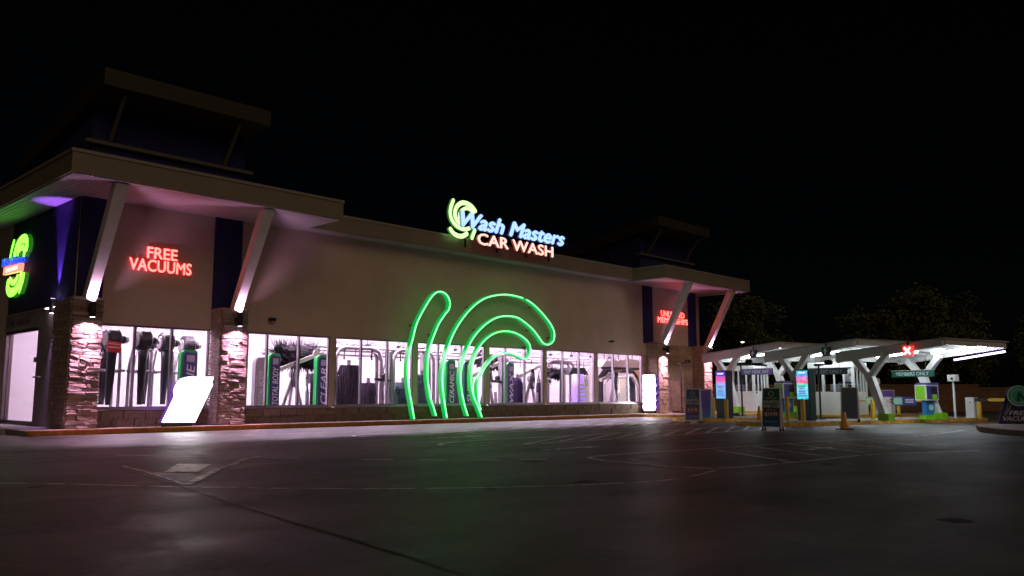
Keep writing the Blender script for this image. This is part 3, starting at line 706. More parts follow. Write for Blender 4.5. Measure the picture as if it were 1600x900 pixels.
for u, z in ((19.4, 3.5), (20.6, 4.8), (20.3, 3.2), (22.2, 4.36), (24.0, 4.98), (25.8, 4.62), (26.9, 3.4), (25.6, 3.66), (24.1, 4.12), (22.6, 3.5), (24.0, 3.5), (25.4, 2.96)):
    st_.tube([(u, NY + .2, z), (u, YW + .01, z)], .02, 6)
st_.build('standoff', 'dark', nt)
# lightboxes standing on the walkway
t = thing('lightbox_sign', 'glaring white tilted parallelogram lightbox between the two near columns', 'lit sign', (10.7, 22.9, .13))
F = FRONT(23.0)
MB().prism(LB1, F, -.09, .08).build('cabinet', 'lbox_s', t)
cx_ = sum(p[0] for p in LB1) / len(LB1); cz_ = sum(p[1] for p in LB1) / len(LB1)
MB().prism([(cx_ + (a - cx_) * .985, cz_ + (b - cz_) * .985) for a, b in LB1], F, .081, .092).build('face', 'lbox', t)
box('base_plate', 'dark', t, 10.2, 11.0, 22.95, 23.1, .13, .22)
t = thing('lightbox_sign', 'glaring white lightbox with scalloped edges beside the far tower column', 'lit sign', (33.15, 22.9, .13))
F = SIDE(33.5)
MB().prism(LB2, F, -.3, .0).build('cabinet', 'lbox_s', t)
MB().prism(LB2, F, .002, .012).build('face', 'lbox', t)
box('base_plate', 'dark', t, 33.55, 33.75, 22.95, 23.38, .13, .27)
# ------------------------------------------------------------------ machines inside the wash tunnel
FZ = .16
def board(x, y, w, h, text, label, body='signnavy', edge='signgreen', z0=FZ):
    t = thing('wash_arch_sign', label, 'sign', (x, y, z0))
    P = [(-w / 2, 0), (w / 2, 0), (w / 2, h - .06), (w / 2 - .06, h), (-w / 2 + .12, h), (-w / 2 + .03, h - .07), (-w / 2, h - .18)]
    MB().prism(P, LOC, -.2, 0).build('cabinet', edge, t, world=False)
    MB().prism([(-w / 2 + .07, 0.02), (w / 2 - .02, 0.02), (w / 2 - .02, h - .1), (-w / 2 + .14, h - .06), (-w / 2 + .07, h - .16)], LOC, .0, .02).build('panel', body, t, world=False)
    box('badge', 'signgrey', t, -w * .18, w * .3, -.03, -.02, h - .36, h - .16, world=False)
    if text: flat_text(text, LOC, -w * .16, w * .34, h * .24, h * .8, .024, 'lettering', 'letter', t, world=False, shear=.25, bold=.02, vertical=True)
    return t
board(11.78, 24.95, .52, 2.2, 'SHINE', 'rounded green and navy board in the near tower window')
board(14.15, 24.9, .36, 2.05, 'TOTAL BODY', 'greyish upright board nearest the second stone column', body='signgrey', edge='signgrey')
board(14.72, 25.0, .42, 2.2, 'TOTAL BODY', 'green topped navy board reading TOTAL BODY below the spiky roller')
board(16.55, 24.95, .46, 2.2, 'CLEAR', 'green edged purple board reading CLEAR beside a brown window post')
board(22.5, 24.95, .48, 2.22, 'CERAMIC', 'tall teal board seen between the neon wave strokes', body='signteal')
board(23.44, 24.95, .40, 2.2, 'SUPER', 'tall dark board behind the inner neon stroke', body='signteal', edge='signteal')
board(25.9, 24.95, .44, 2.2, 'WAX', 'slim violet board with green top just right of the neon wave', body='purple')
def blower(x, y, label):
    t = thing('dryer_blower', label, 'air dryer', (x, y, FZ))
    h = MB(); h.lathe([(.06, -.19), (.25, -.19), (.31, -.14), (.31, .14), (.25, .19), (.10, .19)], 28, (0, 0, 2.45), 'X')
    ho = h.build('housing', 'black', t, world=False, smooth=False)
    MB().lathe([(.19, -.215), (.2, -.19)], 20, (0, 0, 2.45), 'X').build('intake_ring', 'steel', t, world=False)
    MB().lathe([(.10, .19), (.11, .24), (.11, .42), (.08, .46)], 18, (0, 0, 2.45), 'X').build('motor', 'steel', t, world=False)
    MB().lathe([(.115, .24), (.125, .27), (.125, .33), (.115, .36)], 18, (0, 0, 2.45), 'X').build('motor_band', 'black', t, world=False)
    n = MB(); n.tube([(0, -.05, 2.25), (-.02, -.08, 1.9), (-.03, -.08, 1.3), (-.05, -.08, .55)], [.17, .13, .115, .075], 12); n.build('air_sleeve', 'black', t, world=False, smooth=True)
    f = MB()
    for sx in (-.28, .36): f.tube([(sx, .25, 0), (sx, .25, 1.6), (sx * .85, .15, 2.2)], .045, 10)
    f.tube([(-.34, .25, 1.55), (.5, .25, 1.55)], .04, 10); f.build('frame', 'galv', t, world=False, smooth=True)
    return t
blower(9.62, 25.35, 'black dryer blower with a red band, leftmost in the near tower window')
b2 = blower(10.5, 25.3, 'black dryer blower in the middle of the near tower window')
b3 = dup(b2, (11.45, 25.9, FZ), label='black dryer blower above the rounded green board')
b4 = dup(b2, (9.9, 26.6, FZ), label='rear dryer blower showing behind the leftmost blower')
b5 = dup(b2, (11.3, 27.0, FZ), label='rear dryer blower showing behind the middle blower')
b6 = dup(b2, (12.6, 26.9, FZ), label='rear dryer blower farthest right in the near tower window')
t = thing('warning_tag', 'red wrapped warning tag with pale lines round the leftmost blower', 'tag', (9.57, 25.02, 2.4))
MB().prism([(-.18, -.17), (.19, -.2), (.19, .1), (-.18, .15)], LOC, -.06, 0).build('plate', 'red', t, world=False)
MB().prism([(-.16, -.05), (.15, -.07), (.15, -.04), (-.16, -.02)], LOC, 0, .008).build('stripe', 'letter', t, world=False)
MB().prism([(-.16, .05), (.15, .03), (.15, .05), (-.16, .07)], LOC, 0, .008).build('stripe', 'letter', t, world=False)
def arch(x, y, w, h, label, r=.07, up=(0, 1, 0), mt='galv'):
    t = thing('steel_arch', label, 'arch', (x, y, FZ))
    c = .45
    for o in (0, .28):
        pts = [(-w / 2, o, 0), (-w / 2, o, h - c)] + [(-w / 2 + c - c * math.cos(a), o, h - c + c * math.sin(a)) for a in (.4, .8, 1.2)] + [(-w / 2 + c, o, h), (w / 2 - c, o, h)] + \
              [(w / 2 - c + c * math.sin(a), o, h - c + c * math.cos(a)) for a in (.4, .8, 1.2)] + [(w / 2, o, h - c), (w / 2, o, 0)]
        MB().tube(pts, r, 10).build('hoop', mt, t, world=False, smooth=True)
    n_ = MB()
    for k in (-.28, .05, .33):
        n_.tube([(w * k, .14, h), (w * k, .14, h - .38)], .025, 6); n_.tube([(w * k, .14, h - .12), (w * k + .16, .1, h + .02)], .018, 6)
        n_.lathe([(.02, -.05), (.045, 0), (.02, .05)], 8, (w * k, .14, h - .4))
    n_.build('spray_nozzles', 'dark', t, world=False)
    h_ = MB()
    for k in range(9): h_.tube([(-w / 2 + c + (w - 2 * c) * k / 9, .1 + random.uniform(-.1, .1), h + .05 + random.uniform(0, .05)), (-w / 2 + c + (w - 2 * c) * (k + 1) / 9, .1 + random.uniform(-.1, .1), h + .06 + random.uniform(0, .08))], .03, 6)
    h_.build('hoses', 'dark', t, world=False)
    return t
a1 = arch(19.2, 26.5, 2.1, 2.62, 'galvanised spray arch over the tall brush left of the neon wave')
a2 = dup(a1, (21.9, 26.5, FZ), label='galvanised spray arch behind the first neon strokes')
a3 = dup(a1, (31.4, 26.8, FZ), s=.93, label='galvanised spray arch at the violet lit box')
def wrap_brush(x, y, r, h, label, mt='brush', top=.82):
    t = thing('wash_brush', label, 'brush', (x, y, FZ))
    mb = MB(); n = 46
    for i in range(n):
        a = 2 * math.pi * i / n
        for z0, z1 in [(h * k / 5, h * (k + 1) / 5 - .01) for k in range(5)]:
            f0 = r * random.uniform(.92, 1.06) * (1 if z0 > 0 else 1.05); f1 = r * (top if z1 > h * .95 else 1) * random.uniform(.92, 1.04)
            da = random.uniform(-.05, .05)
            ca, sa = math.cos(a + da), math.sin(a + da); px, py = -sa * .02, ca * .02
            mb.add([(.08 * ca - px, .08 * sa - py, z0), (f0 * ca - px, f0 * sa - py, z0), (f1 * ca - px, f1 * sa - py, z1), (.08 * ca - px, .08 * sa - py, z1),
                    (.08 * ca + px, .08 * sa + py, z0), (f0 * ca + px, f0 * sa + py, z0), (f1 * ca + px, f1 * sa + py, z1), (.08 * ca + px, .08 * sa + py, z1)],
                   [(0, 1, 2, 3), (7, 6, 5, 4), (0, 4, 5, 1), (1, 5, 6, 2), (2, 6, 7, 3)])
    tag(mb.build('foam_strips', mt, t, world=False), kind='stuff')
    MB().lathe([(r * .86, 0.02), (r * .9, h * .5), (r * .8, h * .97)], 20).build('foam_body', mt, t, world=False, smooth=True)
    MB().lathe([(.07, 0), (.07, h + .18)], 12).build('core', 'steel', t, world=False)
    return t
wrap_brush(18.1, 25.6, .42, 1.92, 'tallest black foam brush, just right of a brown window post')
wrap_brush(19.42, 26.2, .30, 1.3, 'low black foam brush at the right of the tallest brush')
wrap_brush(21.1, 26.2, .42, 1.34, 'dark foam brush cut by the first neon stroke', 'brushg', .62)
wrap_brush(21.62, 25.7, .30, 1.62, 'teal dark foam brush between the first two neon strokes', 'brushg')
wrap_brush(27.1, 25.7, .27, 1.58, 'dark purple foam brush beside the slim violet board', 'brushp', .7)
wrap_brush(16.75, 25.6, .22, 1.6, 'thin black foam brush behind the CLEAR board')
wrap_brush(24.2, 26.2, .3, 2.0, 'shaggy dark brush inside the smallest neon loop', 'brushg')
wrap_brush(29.1, 26.2, .14, 1.4, 'thin dark brush just left of the yellow panel')
def roller(x, y, z, L, r, label, tilt=0.12, n=900, yaw=0.0):
    t = thing('bristle_roller', label, 'brush', (x, y, z)); t.rotation_euler = (0, tilt, yaw)
    MB().lathe([(.05, -L / 2 - .2), (.05, L / 2 + .2)], 12, axis='X').build('shaft', 'steel', t, world=False)
    MB().lathe([(.12, -L / 2), (r * .5, -L / 2 + .15), (r * .6, 0), (r * .5, L / 2 - .15), (.12, L / 2)], 16, axis='X', jit=.08).build('core', 'brist', t, world=False)
    mb = MB()
    for i in range(n):
        a = random.uniform(0, 2 * math.pi); u = random.uniform(-L / 2, L / 2); rr = r * random.uniform(.75, 1.2)
        lean = (u / L) * .8; wv = .04
        c, s_ = math.cos(a), math.sin(a)
        mb.add([(u - wv, .12 * c - wv * s_, .12 * s_ + wv * c), (u + wv, .12 * c + wv * s_, .12 * s_ - wv * c), (u + lean * rr, rr * c, rr * s_)], [(0, 1, 2)])
    tag(mb.build('bristles', 'brist', t, world=False), kind='stuff')
    return t
roller(16.45, 26.5, 2.42, 1.75, .60, 'spiky black top roller seen above the CLEAR board', tilt=.03)
roller(26.3, 26.6, 2.5, 1.2, .42, 'spiky black top roller right of the inner neon loop', n=600)
roller(30.3, 26.3, 2.05, .7, .36, 'small drooping bristle roller near the violet lit box', n=400)
def stand(x, y, h, label, s=1.0):
    t = thing('brush_stand', label, 'machine frame', (x, y, FZ), s=s)
    f = MB()
    f.beam((-.5, .1, 0), (-.06, 0, h * .62), .09, .09); f.beam((.5, .1, 0), (.06, 0, h * .62), .09, .09); f.beam((.1, .5, 0), (0, .05, h * .62), .08, .08)
    f.build('legs', 'galv', t, world=False)
    MB().lathe([(.1, -.13), (.16, -.1), (.16, .1), (.1, .13)], 16, (0, -.02, h * .7), 'Y').build('gearbox', 'steel', t, world=False)
    MB().lathe([(.05, 0), (.06, .35), (.03, .5)], 10, (.12, -.05, h * .64)).build('cylinder', 'steel', t, world=False)
    hs = MB()
    for k in range(4): hs.tube([(-.1 + .07 * k, -.1, h * .5), (-.2 + .1 * k, -.16, h * .7), (-.05 + .05 * k, -.1, h * .9)], .022, 6)
    hs.build('hoses', 'dark', t, world=False)
    return t
s1 = stand(15.95, 25.8, 2.2, 'angled machine stand with hoses below the spiky roller')
MB().beam((-.9, .2, 1.55), (1.1, .1, 2.3), .13, .13).build('arm', 'strut', s1, world=False)
MB().lathe([(.1, -.03), (.13, -.03), (.13, .03), (.1, .03)], 16, (.85, -.05, 2.3), 'Y').build('lift_ring', 'strut', s1, world=False)
MB().tube([(.75, .3, 0), (.75, .3, .95)], .07, 10).build('post', 'galv', s1, world=False)
s2 = dup(s1, (28.1, 25.8, FZ), label='machine stand with hoses in the bright pane left of a slim post')
s3 = dup(s1, (34.35, 25.8, FZ), label='machine stand in front of the tan exit door')
s4 = dup(s1, (25.6, 26.0, FZ), s=1.02, label='machine stand under the spiky roller by the inner neon loop')
def column_post(x, y, label, h=2.5):
    t = thing('machine_column', label, 'machine frame', (x, y, FZ))
    MB().beam((0, 0, 0), (0, 0, h), .2, .16).build('post', 'galv', t, world=False)
    box('foot_plate', 'steel', t, -.2, .2, -.18, .18, 0, .03, world=False)
    MB().beam((0, -.08, h * .55), (-.75, -.12, h * .57), .1, .1).build('swing_arm', 'dark', t, world=False)
    MB().lathe([(.07, -.1), (.11, -.06), (.11, .1), (.06, .16)], 12, (-.35, -.12, h * .6)).build('hub_motor', 'dark', t, world=False)
    v = MB()
    for k in range(3): v.tube([(-.08 + .08 * k, -.1, .25), (-.1 + .1 * k, -.14, h * .4), (-.05 + .06 * k, -.1, h * .9)], .02, 6)
    v.build('hoses', 'steel', t, world=False)
    return t
c1 = column_post(20.25, 26.0, 'grey machine column at the right of the tallest brush')
c2 = dup(c1, (26.0, 25.6, FZ), label='grey machine column under the inner neon loop')
c3 = dup(c1, (22.2, 26.3, FZ), label='grey machine column seen between two neon strokes')
# header pipes along the whole tunnel
t = thing('header_pipes', 'long steel header pipes and cable tray running along the tunnel', 'pipes', (23, 26.7, 2.6))
for i, (y, z, r) in enumerate(((26.7, 2.78, .045), (26.85, 2.66, .035), (27.1, 2.86, .05))):
    MB().tube([(17.2, y, z), (38.2, y, z)], r, 8).build('pipe', 'galv', t, smooth=True)
tr = MB(); tr.box(18, 38.2, 27.3, 27.6, 2.5, 2.56); tr.build('cable_tray', 'steel', t)
dr = MB()
for k in range(26):
    x = 17.6 + .78 * k; y = random.choice((26.7, 26.85)); dr.tube([(x, y, 2.72), (x + random.uniform(-.05, .05), y, 2.72 - random.uniform(.2, .5))], .018, 6)
    if k % 2: dr.tube([(x, 27.0, 2.8), (x, 27.0, 3.35)], .012, 5); dr.box(x - .07, x + .07, 26.95, 27.05, 2.9, 2.98)
dr.build('drop_nozzles', 'dark', t)
cb = MB()
for k in range(14):
    x = 18 + 1.4 * k + random.uniform(-.3, .3); cb.tube([(x, 26.6, 2.8), (x + .35, 26.5, 2.95 + random.uniform(-.1, .12)), (x + .7, 26.6, 2.8)], .014, 5)
cb.build('cable_loops', 'dark', t)
# violet lit box and dark hood
t = thing('foam_box', 'violet lit white foam box glowing near the far windows', 'machine', (30.7, 25.2, FZ))
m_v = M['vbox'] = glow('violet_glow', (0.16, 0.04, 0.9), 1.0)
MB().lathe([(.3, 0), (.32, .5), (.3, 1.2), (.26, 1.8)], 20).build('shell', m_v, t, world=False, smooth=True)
fb = MB()
for k in range(7):
    fb.tube([(-.26, -.2, .25 + .18 * k), (0, -.33, .25 + .18 * k), (.27, -.18, .25 + .18 * k)], .07, 8)
fb.build('foam_rolls', 'white', t, world=False, smooth=True)
t = thing('dark_hood', 'dark curved hood over the violet lit foam box', 'machine', (31.4, 26.0, 1.95))
MB().add([(-.75, -.3, 0), (.75, -.3, 0), (.45, -.3, .34), (-.45, -.3, .34), (-.75, .5, 0), (.75, .5, 0), (.45, .5, .34), (-.45, .5, .34)], [(0, 1, 2, 3), (7, 6, 5, 4), (0, 4, 5, 1), (1, 5, 6, 2), (2, 6, 7, 3), (3, 7, 4, 0)]).build('hood', 'black', t, world=False)
hg = MB(); hg.tube([(-.6, .2, .2), (-.6, .2, .75)], .025, 6); hg.tube([(.6, .2, .2), (.6, .2, .75)], .025, 6); hg.build('hangers', 'dark', t, world=False)
t = thing('side_panel', 'pale yellow upright panel at the left of the violet lit box', 'panel', (29.95, 25.4, FZ))
box('panel', mat('yellow_panel', (.62, .55, .26), .5), t, -.07, .07, 0, .06, 0, 1.85, world=False); box('dark_panel', 'black', t, .09, .45, .3, .36, 0, 1.7, world=False)
t = thing('supply_cabinet', 'white supply cabinet with small print right of the violet box', 'cabinet', (31.2, 25.1, FZ))
box('body', 'white', t, -.25, .25, 0, .4, 0, 1.7, world=False, bevel=.02); flat_text('S3', LOC, -.1, .1, 1.25, 1.55, .004, 'lettering', 'dark', t, world=False)
t = thing('exit_arch', 'dark framed white arch before the tan exit door', 'arch', (36.3, 27.0, FZ))
def hoop(r, m, y, name, wid):
    pts = [(-1.6, 0), (-1.6, 1.5), (-1.45, 1.8), (-1.1, 2.1), (1.1, 2.1), (1.45, 1.8), (1.6, 1.5), (1.6, 0)]
    mb = MB()
    for i in range(len(pts) - 1): mb.beam((pts[i][0] * r, y, pts[i][1] * r), (pts[i + 1][0] * r, y, pts[i + 1][1] * r), wid, .3, up=(0, 1, 0))
    mb.build(name, m, t, world=False)
hoop(1.0, 'black', 0, 'outer_frame', .16); hoop(.90, 'white', -.05, 'inner_liner', .16); hoop(.82, 'black', .05, 'seal', .06)
t = thing('white_canopy', 'white rounded top equipment housing hung above the exit arch', 'machine', (35.1, 26.0, 2.4))
MB().add([(-1.9, -.3, 0), (1.7, -.3, 0), (1.5, -.3, .25), (.6, -.3, .42), (-1.6, -.3, .3), (-1.9, .5, 0), (1.7, .5, 0), (1.5, .5, .25), (.6, .5, .42), (-1.6, .5, .3)],
         [(0, 1, 2, 3, 4), (9, 8, 7, 6, 5), (0, 5, 6, 1), (1, 6, 7, 2), (2, 7, 8, 3), (3, 8, 9, 4), (4, 9, 5, 0)]).build('housing', 'white', t, world=False)
box('under_shadow', 'dark', t, -1.2, 1.6, -.32, .3, -.12, -.01, world=False)  # dark strip put in for the shadow beneath the white housing
hg = MB()
for x in (-1.2, 0, 1.2): hg.tube([(x, .1, .2), (x, .1, 1.4)], .02, 6)
hg.build('hangers', 'dark', t, world=False)

# more plumbing: curved spray bars, hose drops and valve boxes between the big machines
def spray_bar(x, y, h, label, flip=1):
    t = thing('spray_bar', label, 'spray pipe', (x, y, FZ))
    MB().tube([(0, 0, 0), (0, 0, h * .7), (flip * .08, 0, h * .82), (flip * .3, 0, h * .94), (flip * .75, 0, h)], .04, 8).build('pipe', 'galv', t, world=False, smooth=True)
    b = MB()
    for k in range(6): b.tube([(0, 0, .4 + .25 * k), (-.1, -.12, .44 + .25 * k)], .018, 5); b.box(-.13, -.09, -.15, -.1, .42 + .25 * k, .47 + .25 * k)
    b.build('nozzles', 'dark', t, world=False)
    MB().tube([(.05, .05, .1), (.12, .08, .8), (.02, .1, 1.5), (.2, .05, h * .9)], .022, 6).build('hose', 'black', t, world=False, smooth=True)
    box('valve_box', 'signgrey', t, -.09, .11, -.1, -.02, h * .48, h * .62, world=False)
for x, y, h, f, lb in ((13.6, 26.9, 2.5, 1, 'curved spray pipe behind the greyish upright board'), (17.2, 26.9, 2.6, 1, 'curved spray pipe left of the tallest brush'), (20.5, 26.7, 2.55, -1, 'curved spray pipe at the right of the machine column'),
                       (23.0, 26.3, 2.6, 1, 'curved spray pipe behind the tall teal board'), (24.7, 26.2, 2.5, 1, 'curved spray pipe inside the inner neon loop'), (27.7, 26.6, 2.6, -1, 'curved spray pipe beside the dark purple brush'),
                       (29.4, 26.5, 2.5, 1, 'curved spray pipe left of the violet lit box'), (32.3, 26.0, 2.4, 1, 'curved spray pipe right of the supply cabinet'), (33.2, 27.2, 2.4, 1, 'curved spray pipe at the left leg of the exit arch')):
    spray_bar(x, y, h, lb, f)
def wheel_unit(x, y, z, label):
    t = thing('wheel_blaster', label, 'machine', (x, y, z))
    MB().lathe([(.05, -.04), (.17, -.03), (.17, .03), (.05, .04)], 20, axis='Y').build('disc', 'steel', t, world=False); MB().lathe([(.06, -.07), (.08, -.05), (.08, -.045)], 14, axis='Y').build('hub', 'dark', t, world=False)
    MB().tube([(0, .05, 0), (0, .12, -z + FZ)], .035, 7).build('stem', 'galv', t, world=False)
wheel_unit(25.9, 26.1, 2.45, 'round steel wheel unit under the small spiky roller'); wheel_unit(29.25, 25.7, 1.62, 'round steel wheel unit in the pane left of the yellow panel')
# ------------------------------------------------------------------ pay plaza: islands, canopies, kiosks
PA = R(-15.5); pu = Vector((math.cos(PA), math.sin(PA), 0)); pv = Vector((-math.sin(PA), math.cos(PA), 0))
FACE = PA - R(90)                     # turns a thing's front (-y) towards the arriving cars
def island(x, y, L, W, name='pay_island'):
    o = Vector((x, y, 0)); r = .55
    pts = [(r, 0), (L - r, 0), (L, r), (L, W - r), (L - r, W), (r, W), (.15, W - .25), (0, W - r), (0, r), (.15, .2)]
    top = [o + pu * a + pv * b for a, b in pts]
    F_ = lambda u, w_, d: Vector((u, w_, d))
    cx = sum(p.x for p in top) / len(top); cy = sum(p.y for p in top) / len(top)
    inn = [(cx + (p.x - cx) * (1 - .15 / max(1, (p - Vector((cx, cy, 0))).length)), cy + (p.y - cy) * (1 - .15 / max(1, (p - Vector((cx, cy, 0))).length))) for p in top]
    out = [(p.x, p.y) for p in top]
    i = MB().prism(inn, F_, 0, .128).build(name, 'walk'); tag(i, kind='structure')
    n = len(out)
    for k in range(n):                # kerb stones round the island
        a0, a1 = Vector(out[k]), Vector(out[(k + 1) % n]); b0, b1 = Vector(inn[k]), Vector(inn[(k + 1) % n])
        m = max(1, int((a1 - a0).length / 3))
        for j in range(m):
            s0, s1 = j / m + .002, (j + 1) / m - .002
            q = [a0.lerp(a1, s0), a0.lerp(a1, s1), b0.lerp(b1, s1), b0.lerp(b1, s0)]
            MB().prism([tuple(v) for v in q], F_, 0, .135).build('kerb', 'kerby', i)
    return i
island(25.1, 12.45, 11.9, 2.3); island(27.6, 16.55, 15.3, 2.3); island(31.6, 20.6, 12.5, 2.4)
# planter island at the right edge
o_ = [(27.3, 7.45), (25.4, 6.85), (24.1, 6.0), (23.3, 5.2), (22.4, 3.6), (22.6, 1.2), (30, 1.0), (35, 7.2)]
F_ = lambda u, w_, d: Vector((u, w_, d))
ri = tag(MB().prism(o_, F_, 0, .135).build('planter_island', 'walk'), kind='structure')
for k in range(len(o_)):
    a, b = Vector(o_[k]), Vector(o_[(k + 1) % len(o_)]); c = Vector((27, 4.5)); q = [a, b, b + (c - b).normalized() * .15, a + (c - a).normalized() * .15]
    MB().prism([tuple(v) for v in q], F_, 0, .142).build('kerb', 'kerb', ri)

M['roof_pan'] = mat('roof_pan', (.40, .42, .45), .45, var=.1)
def canopy(label, open_sign):
    t = thing('pay_canopy', label, 'canopy', (0, 0, 0), PA, 'lane canopies on Y shaped columns')
    Lx = 3.5
    def zt(v): return 2.46 - (v - 1.82) * .071          # roof top rises towards the front
    def zb(v): return 2.16 - (v - 1.82) * .098
    for x in (-.12, Lx - .12):                          # tapered end beams
        v0, v1 = 1.85, -2.15
        MB().add([(x, v0, zb(v0) - .03), (x, v1, zb(v1) - .0), (x, v1, zt(v1)), (x, v0, zt(v0)), (x + .14, v0, zb(v0) - .03), (x + .14, v1, zb(v1)), (x + .14, v1, zt(v1)), (x + .14, v0, zt(v0))],
                 [(0, 1, 2, 3), (7, 6, 5, 4), (0, 4, 5, 1), (1, 5, 6, 2), (2, 6, 7, 3), (3, 7, 4, 0)]).build('end_beam', 'strut', t, world=False)
    r = MB(); v0, v1, x0, x1 = 1.9, -2.22, -.16, Lx + .08
    r.add([(x0, v0, zt(v0) + .004), (x1, v0, zt(v0) + .004), (x1, v1, zt(v1) + .004), (x0, v1, zt(v1) + .004), (x0, v0, zt(v0) + .05), (x1, v0, zt(v0) + .05), (x1, v1, zt(v1) + .05), (x0, v1, zt(v1) + .05)],
          [(0, 3, 2, 1), (4, 5, 6, 7), (0, 1, 5, 4), (1, 2, 6, 5), (2, 3, 7, 6), (3, 0, 4, 7)])
    r.build('roof', 'roof_pan', t, world=False)
    for v in (1.78, -2.13):
        MB().beam((.03, v, (zt(v) + zb(v)) / 2 + .02), (Lx - .13, v, (zt(v) + zb(v)) / 2 + .02), .1, zt(v) - zb(v) - .03).build('edge_beam', 'strut', t, world=False)
    for k in (1, 2, 3):
        MB().beam((.03, 1.7 - k * .95, zt(1.7 - k * .95) - .06), (Lx - .13, 1.7 - k * .95, zt(1.7 - k * .95) - .06), .08, .1).build('purlin', 'white', t, world=False)
    for x in (-.06, 2.9):                               # Y columns leaning back
        y = MB(); kx = (x, .56, 1.72)
        y.beam((x, 0, .15), (x, .58, 1.74), .24, .2, up=(1, 0, 0), w2=.27, h2=.2)
        y.beam((x, .54, 1.62), (x, 1.12, zb(1.12) + .03), .17, .19, up=(1, 0, 0), w2=.22, h2=.19)
        y.beam((x, .50, 1.64), (x, -.14, zb(-.14) + .03), .17, .188, up=(1, 0, 0), w2=.22, h2=.188)
        y.build('y_column', 'strut', t, world=False)
        box('base_cover', 'lime', t, x - .17, x + .17, -.2, .2, .15, .38, world=False)
    for x in (.35, 2.75):
        MB().beam((x, .05, zb(.05) + .12), (x, -1.9, zb(-1.9) + .10), .07, .05).build('led_bar', 'led', t, world=False)
    MB().beam((1.55, 1.4, zb(1.4) + .13), (1.55, -.2, zb(-.2) + .12), .06, .05).build('led_bar', 'led', t, world=False)
    # small junction boxes
    for x, v in ((.16, .05), (.16, -1.2), (.1, -2.0)): box('junction_box', 'dark', t, x, x + .05, v - .04, v + .04, zb(v) + .02, zb(v) + .2, world=False)
    return t
CB = (29.29, 10.68, 0)
can3 = canopy('nearest white pay canopy on leaning Y columns, carrying the red X', True)
can3.location = CB
can2 = dup(can3, (32.2, 14.75, 0), s=1.1, label='middle white pay canopy on leaning Y columns, above the cyan screen')
can1 = dup(can3, (36.24, 19.99, 0), s=1.2, label='farthest white pay canopy, its low tip touching the stone tower column')
MB().beam((3.42, -.35, 2.23), (3.42, -2.15, 2.45), .06, .06).build('violet_led_bar', 'ledp', can3, world=False)
def W(base, a, b, z): return Vector(base) + pu * a + pv * b + Vector((0, 0, z))
# lane signals under the canopies
def signal(base, s, label, lit):
    p = W(base, -.22 * s, -1.06 * s, 2.25 * s)
    t = thing('lane_signal', label, 'signal', p, FACE)
    box('case', 'xred' if lit else 'dark', t, -.17, .17, -.06, .06, .0, .34, world=False)
    if lit:
        f = MB(); f.beam((-.11, -.065, .06), (.11, -.065, .28), .07, .012, up=(0, 1, 0)); f.beam((.11, -.068, .06), (-.11, -.068, .28), .07, .012, up=(0, 1, 0)); f.build('cross', 'xwhite', t, world=False)
    else:
        f = MB(); f.beam((0, -.065, .06), (0, -.065, .22), .05, .012, up=(0, 1, 0)); f.prism([(-.1, .18), (.1, .18), (0, .31)], LOC, .06, .068); f.build('arrow', 'arrow_dim', t, world=False)
    box('hanger', 'dark', t, -.03, .03, -.02, .02, .36, .5, world=False)
signal(CB, 1.0, 'red lane signal with a white X under the nearest canopy', True)
signal((32.2, 14.75, 0), 1.1, 'unlit dark lane signal under the middle canopy', False)
signal((36.24, 19.99, 0), 1.2, 'unlit dark lane signal under the farthest canopy', False)
# hanging lane name boards
def lane_board(base, s, text, label, m, a, b):
    p = W(base, a, b, 1.62 * s)
    t = thing('lane_board', label, 'sign', p, FACE)
    box('board', m, t, -.8 * s, .8 * s, -.03, .03, 0, .22 * s, world=False); box('top_edge', 'trim', t, -.81 * s, .81 * s, -.035, .035, .22 * s, .24 * s, world=False)
    flat_text(text, LOC, -.62 * s, .62 * s, .05 * s, .17 * s, .033, 'lettering', 'lettergrey', t, world=False, bold=.01)
    for x in (-.5 * s, .5 * s): MB().tube([(x, 0, .24 * s), (x, 0, .68 * s)], .008, 5).build('hanger_rod', 'dark', t, world=False)
lane_board(CB, 1.0, 'MEMBERS ONLY', 'green hanging lane board under the nearest canopy', mat('board_green', (.008, .075, .05), .4), 1.7, .13)
lane_board((32.2, 14.75, 0), 1.1, 'CREDIT ONLY', 'slate blue hanging lane board under the middle canopy', mat('board_slate', (.045, .06, .11), .4), .3, -.76)
lane_board((36.24, 19.99, 0), 1.2, 'PAY HERE 24/7', 'purple hanging lane board under the farthest canopy', mat('board_purple', (.09, .06, .19), .4), .6, -.63)
# menu screens
M['screen_bar'] = glow('screen_print', (.04, .08, .35), .5); M['screen_title'] = glow('screen_title', (.7, .8, 1.0), .6)
def menu(x, y, s, label, scr, body):
    t = thing('menu_screen', label, 'menu board', (x, y, .13), FACE, s=s)
    box('cabinet', body, t, -.27, .27, 0, .34, 0, 1.75, world=False, bevel=.015)
    MB().prism([(-.235, .72), (.235, .72), (.235, 1.7), (-.235, 1.7)], LOC, .002, .012).build('screen', scr, t, world=False)
    for i, (w2, wd, a) in enumerate(((1.6, .3, .06), (.98, .36, .035), (.91, .28, .03), (1.15, .36, .035), (.82, .32, .03), (1.08, .25, .03))):
        box('print_bar', 'screen_bar' if i else 'screen_title', t, -wd / 2, wd / 2 - .04 * (i % 2), -.0165, -.0135, w2, w2 + a, world=False)
    return t
menu(28.6, 16.5, 1.02, 'drive up menu screen glowing violet over pale blue', 'screen1', mat('cab_navy', (.03, .035, .07), .4))
menu(28.1, 13.05, 1.0, 'drive up menu screen glowing cyan with pink patches', 'screen2', mat('cab_green', (.01, .035, .03), .4))
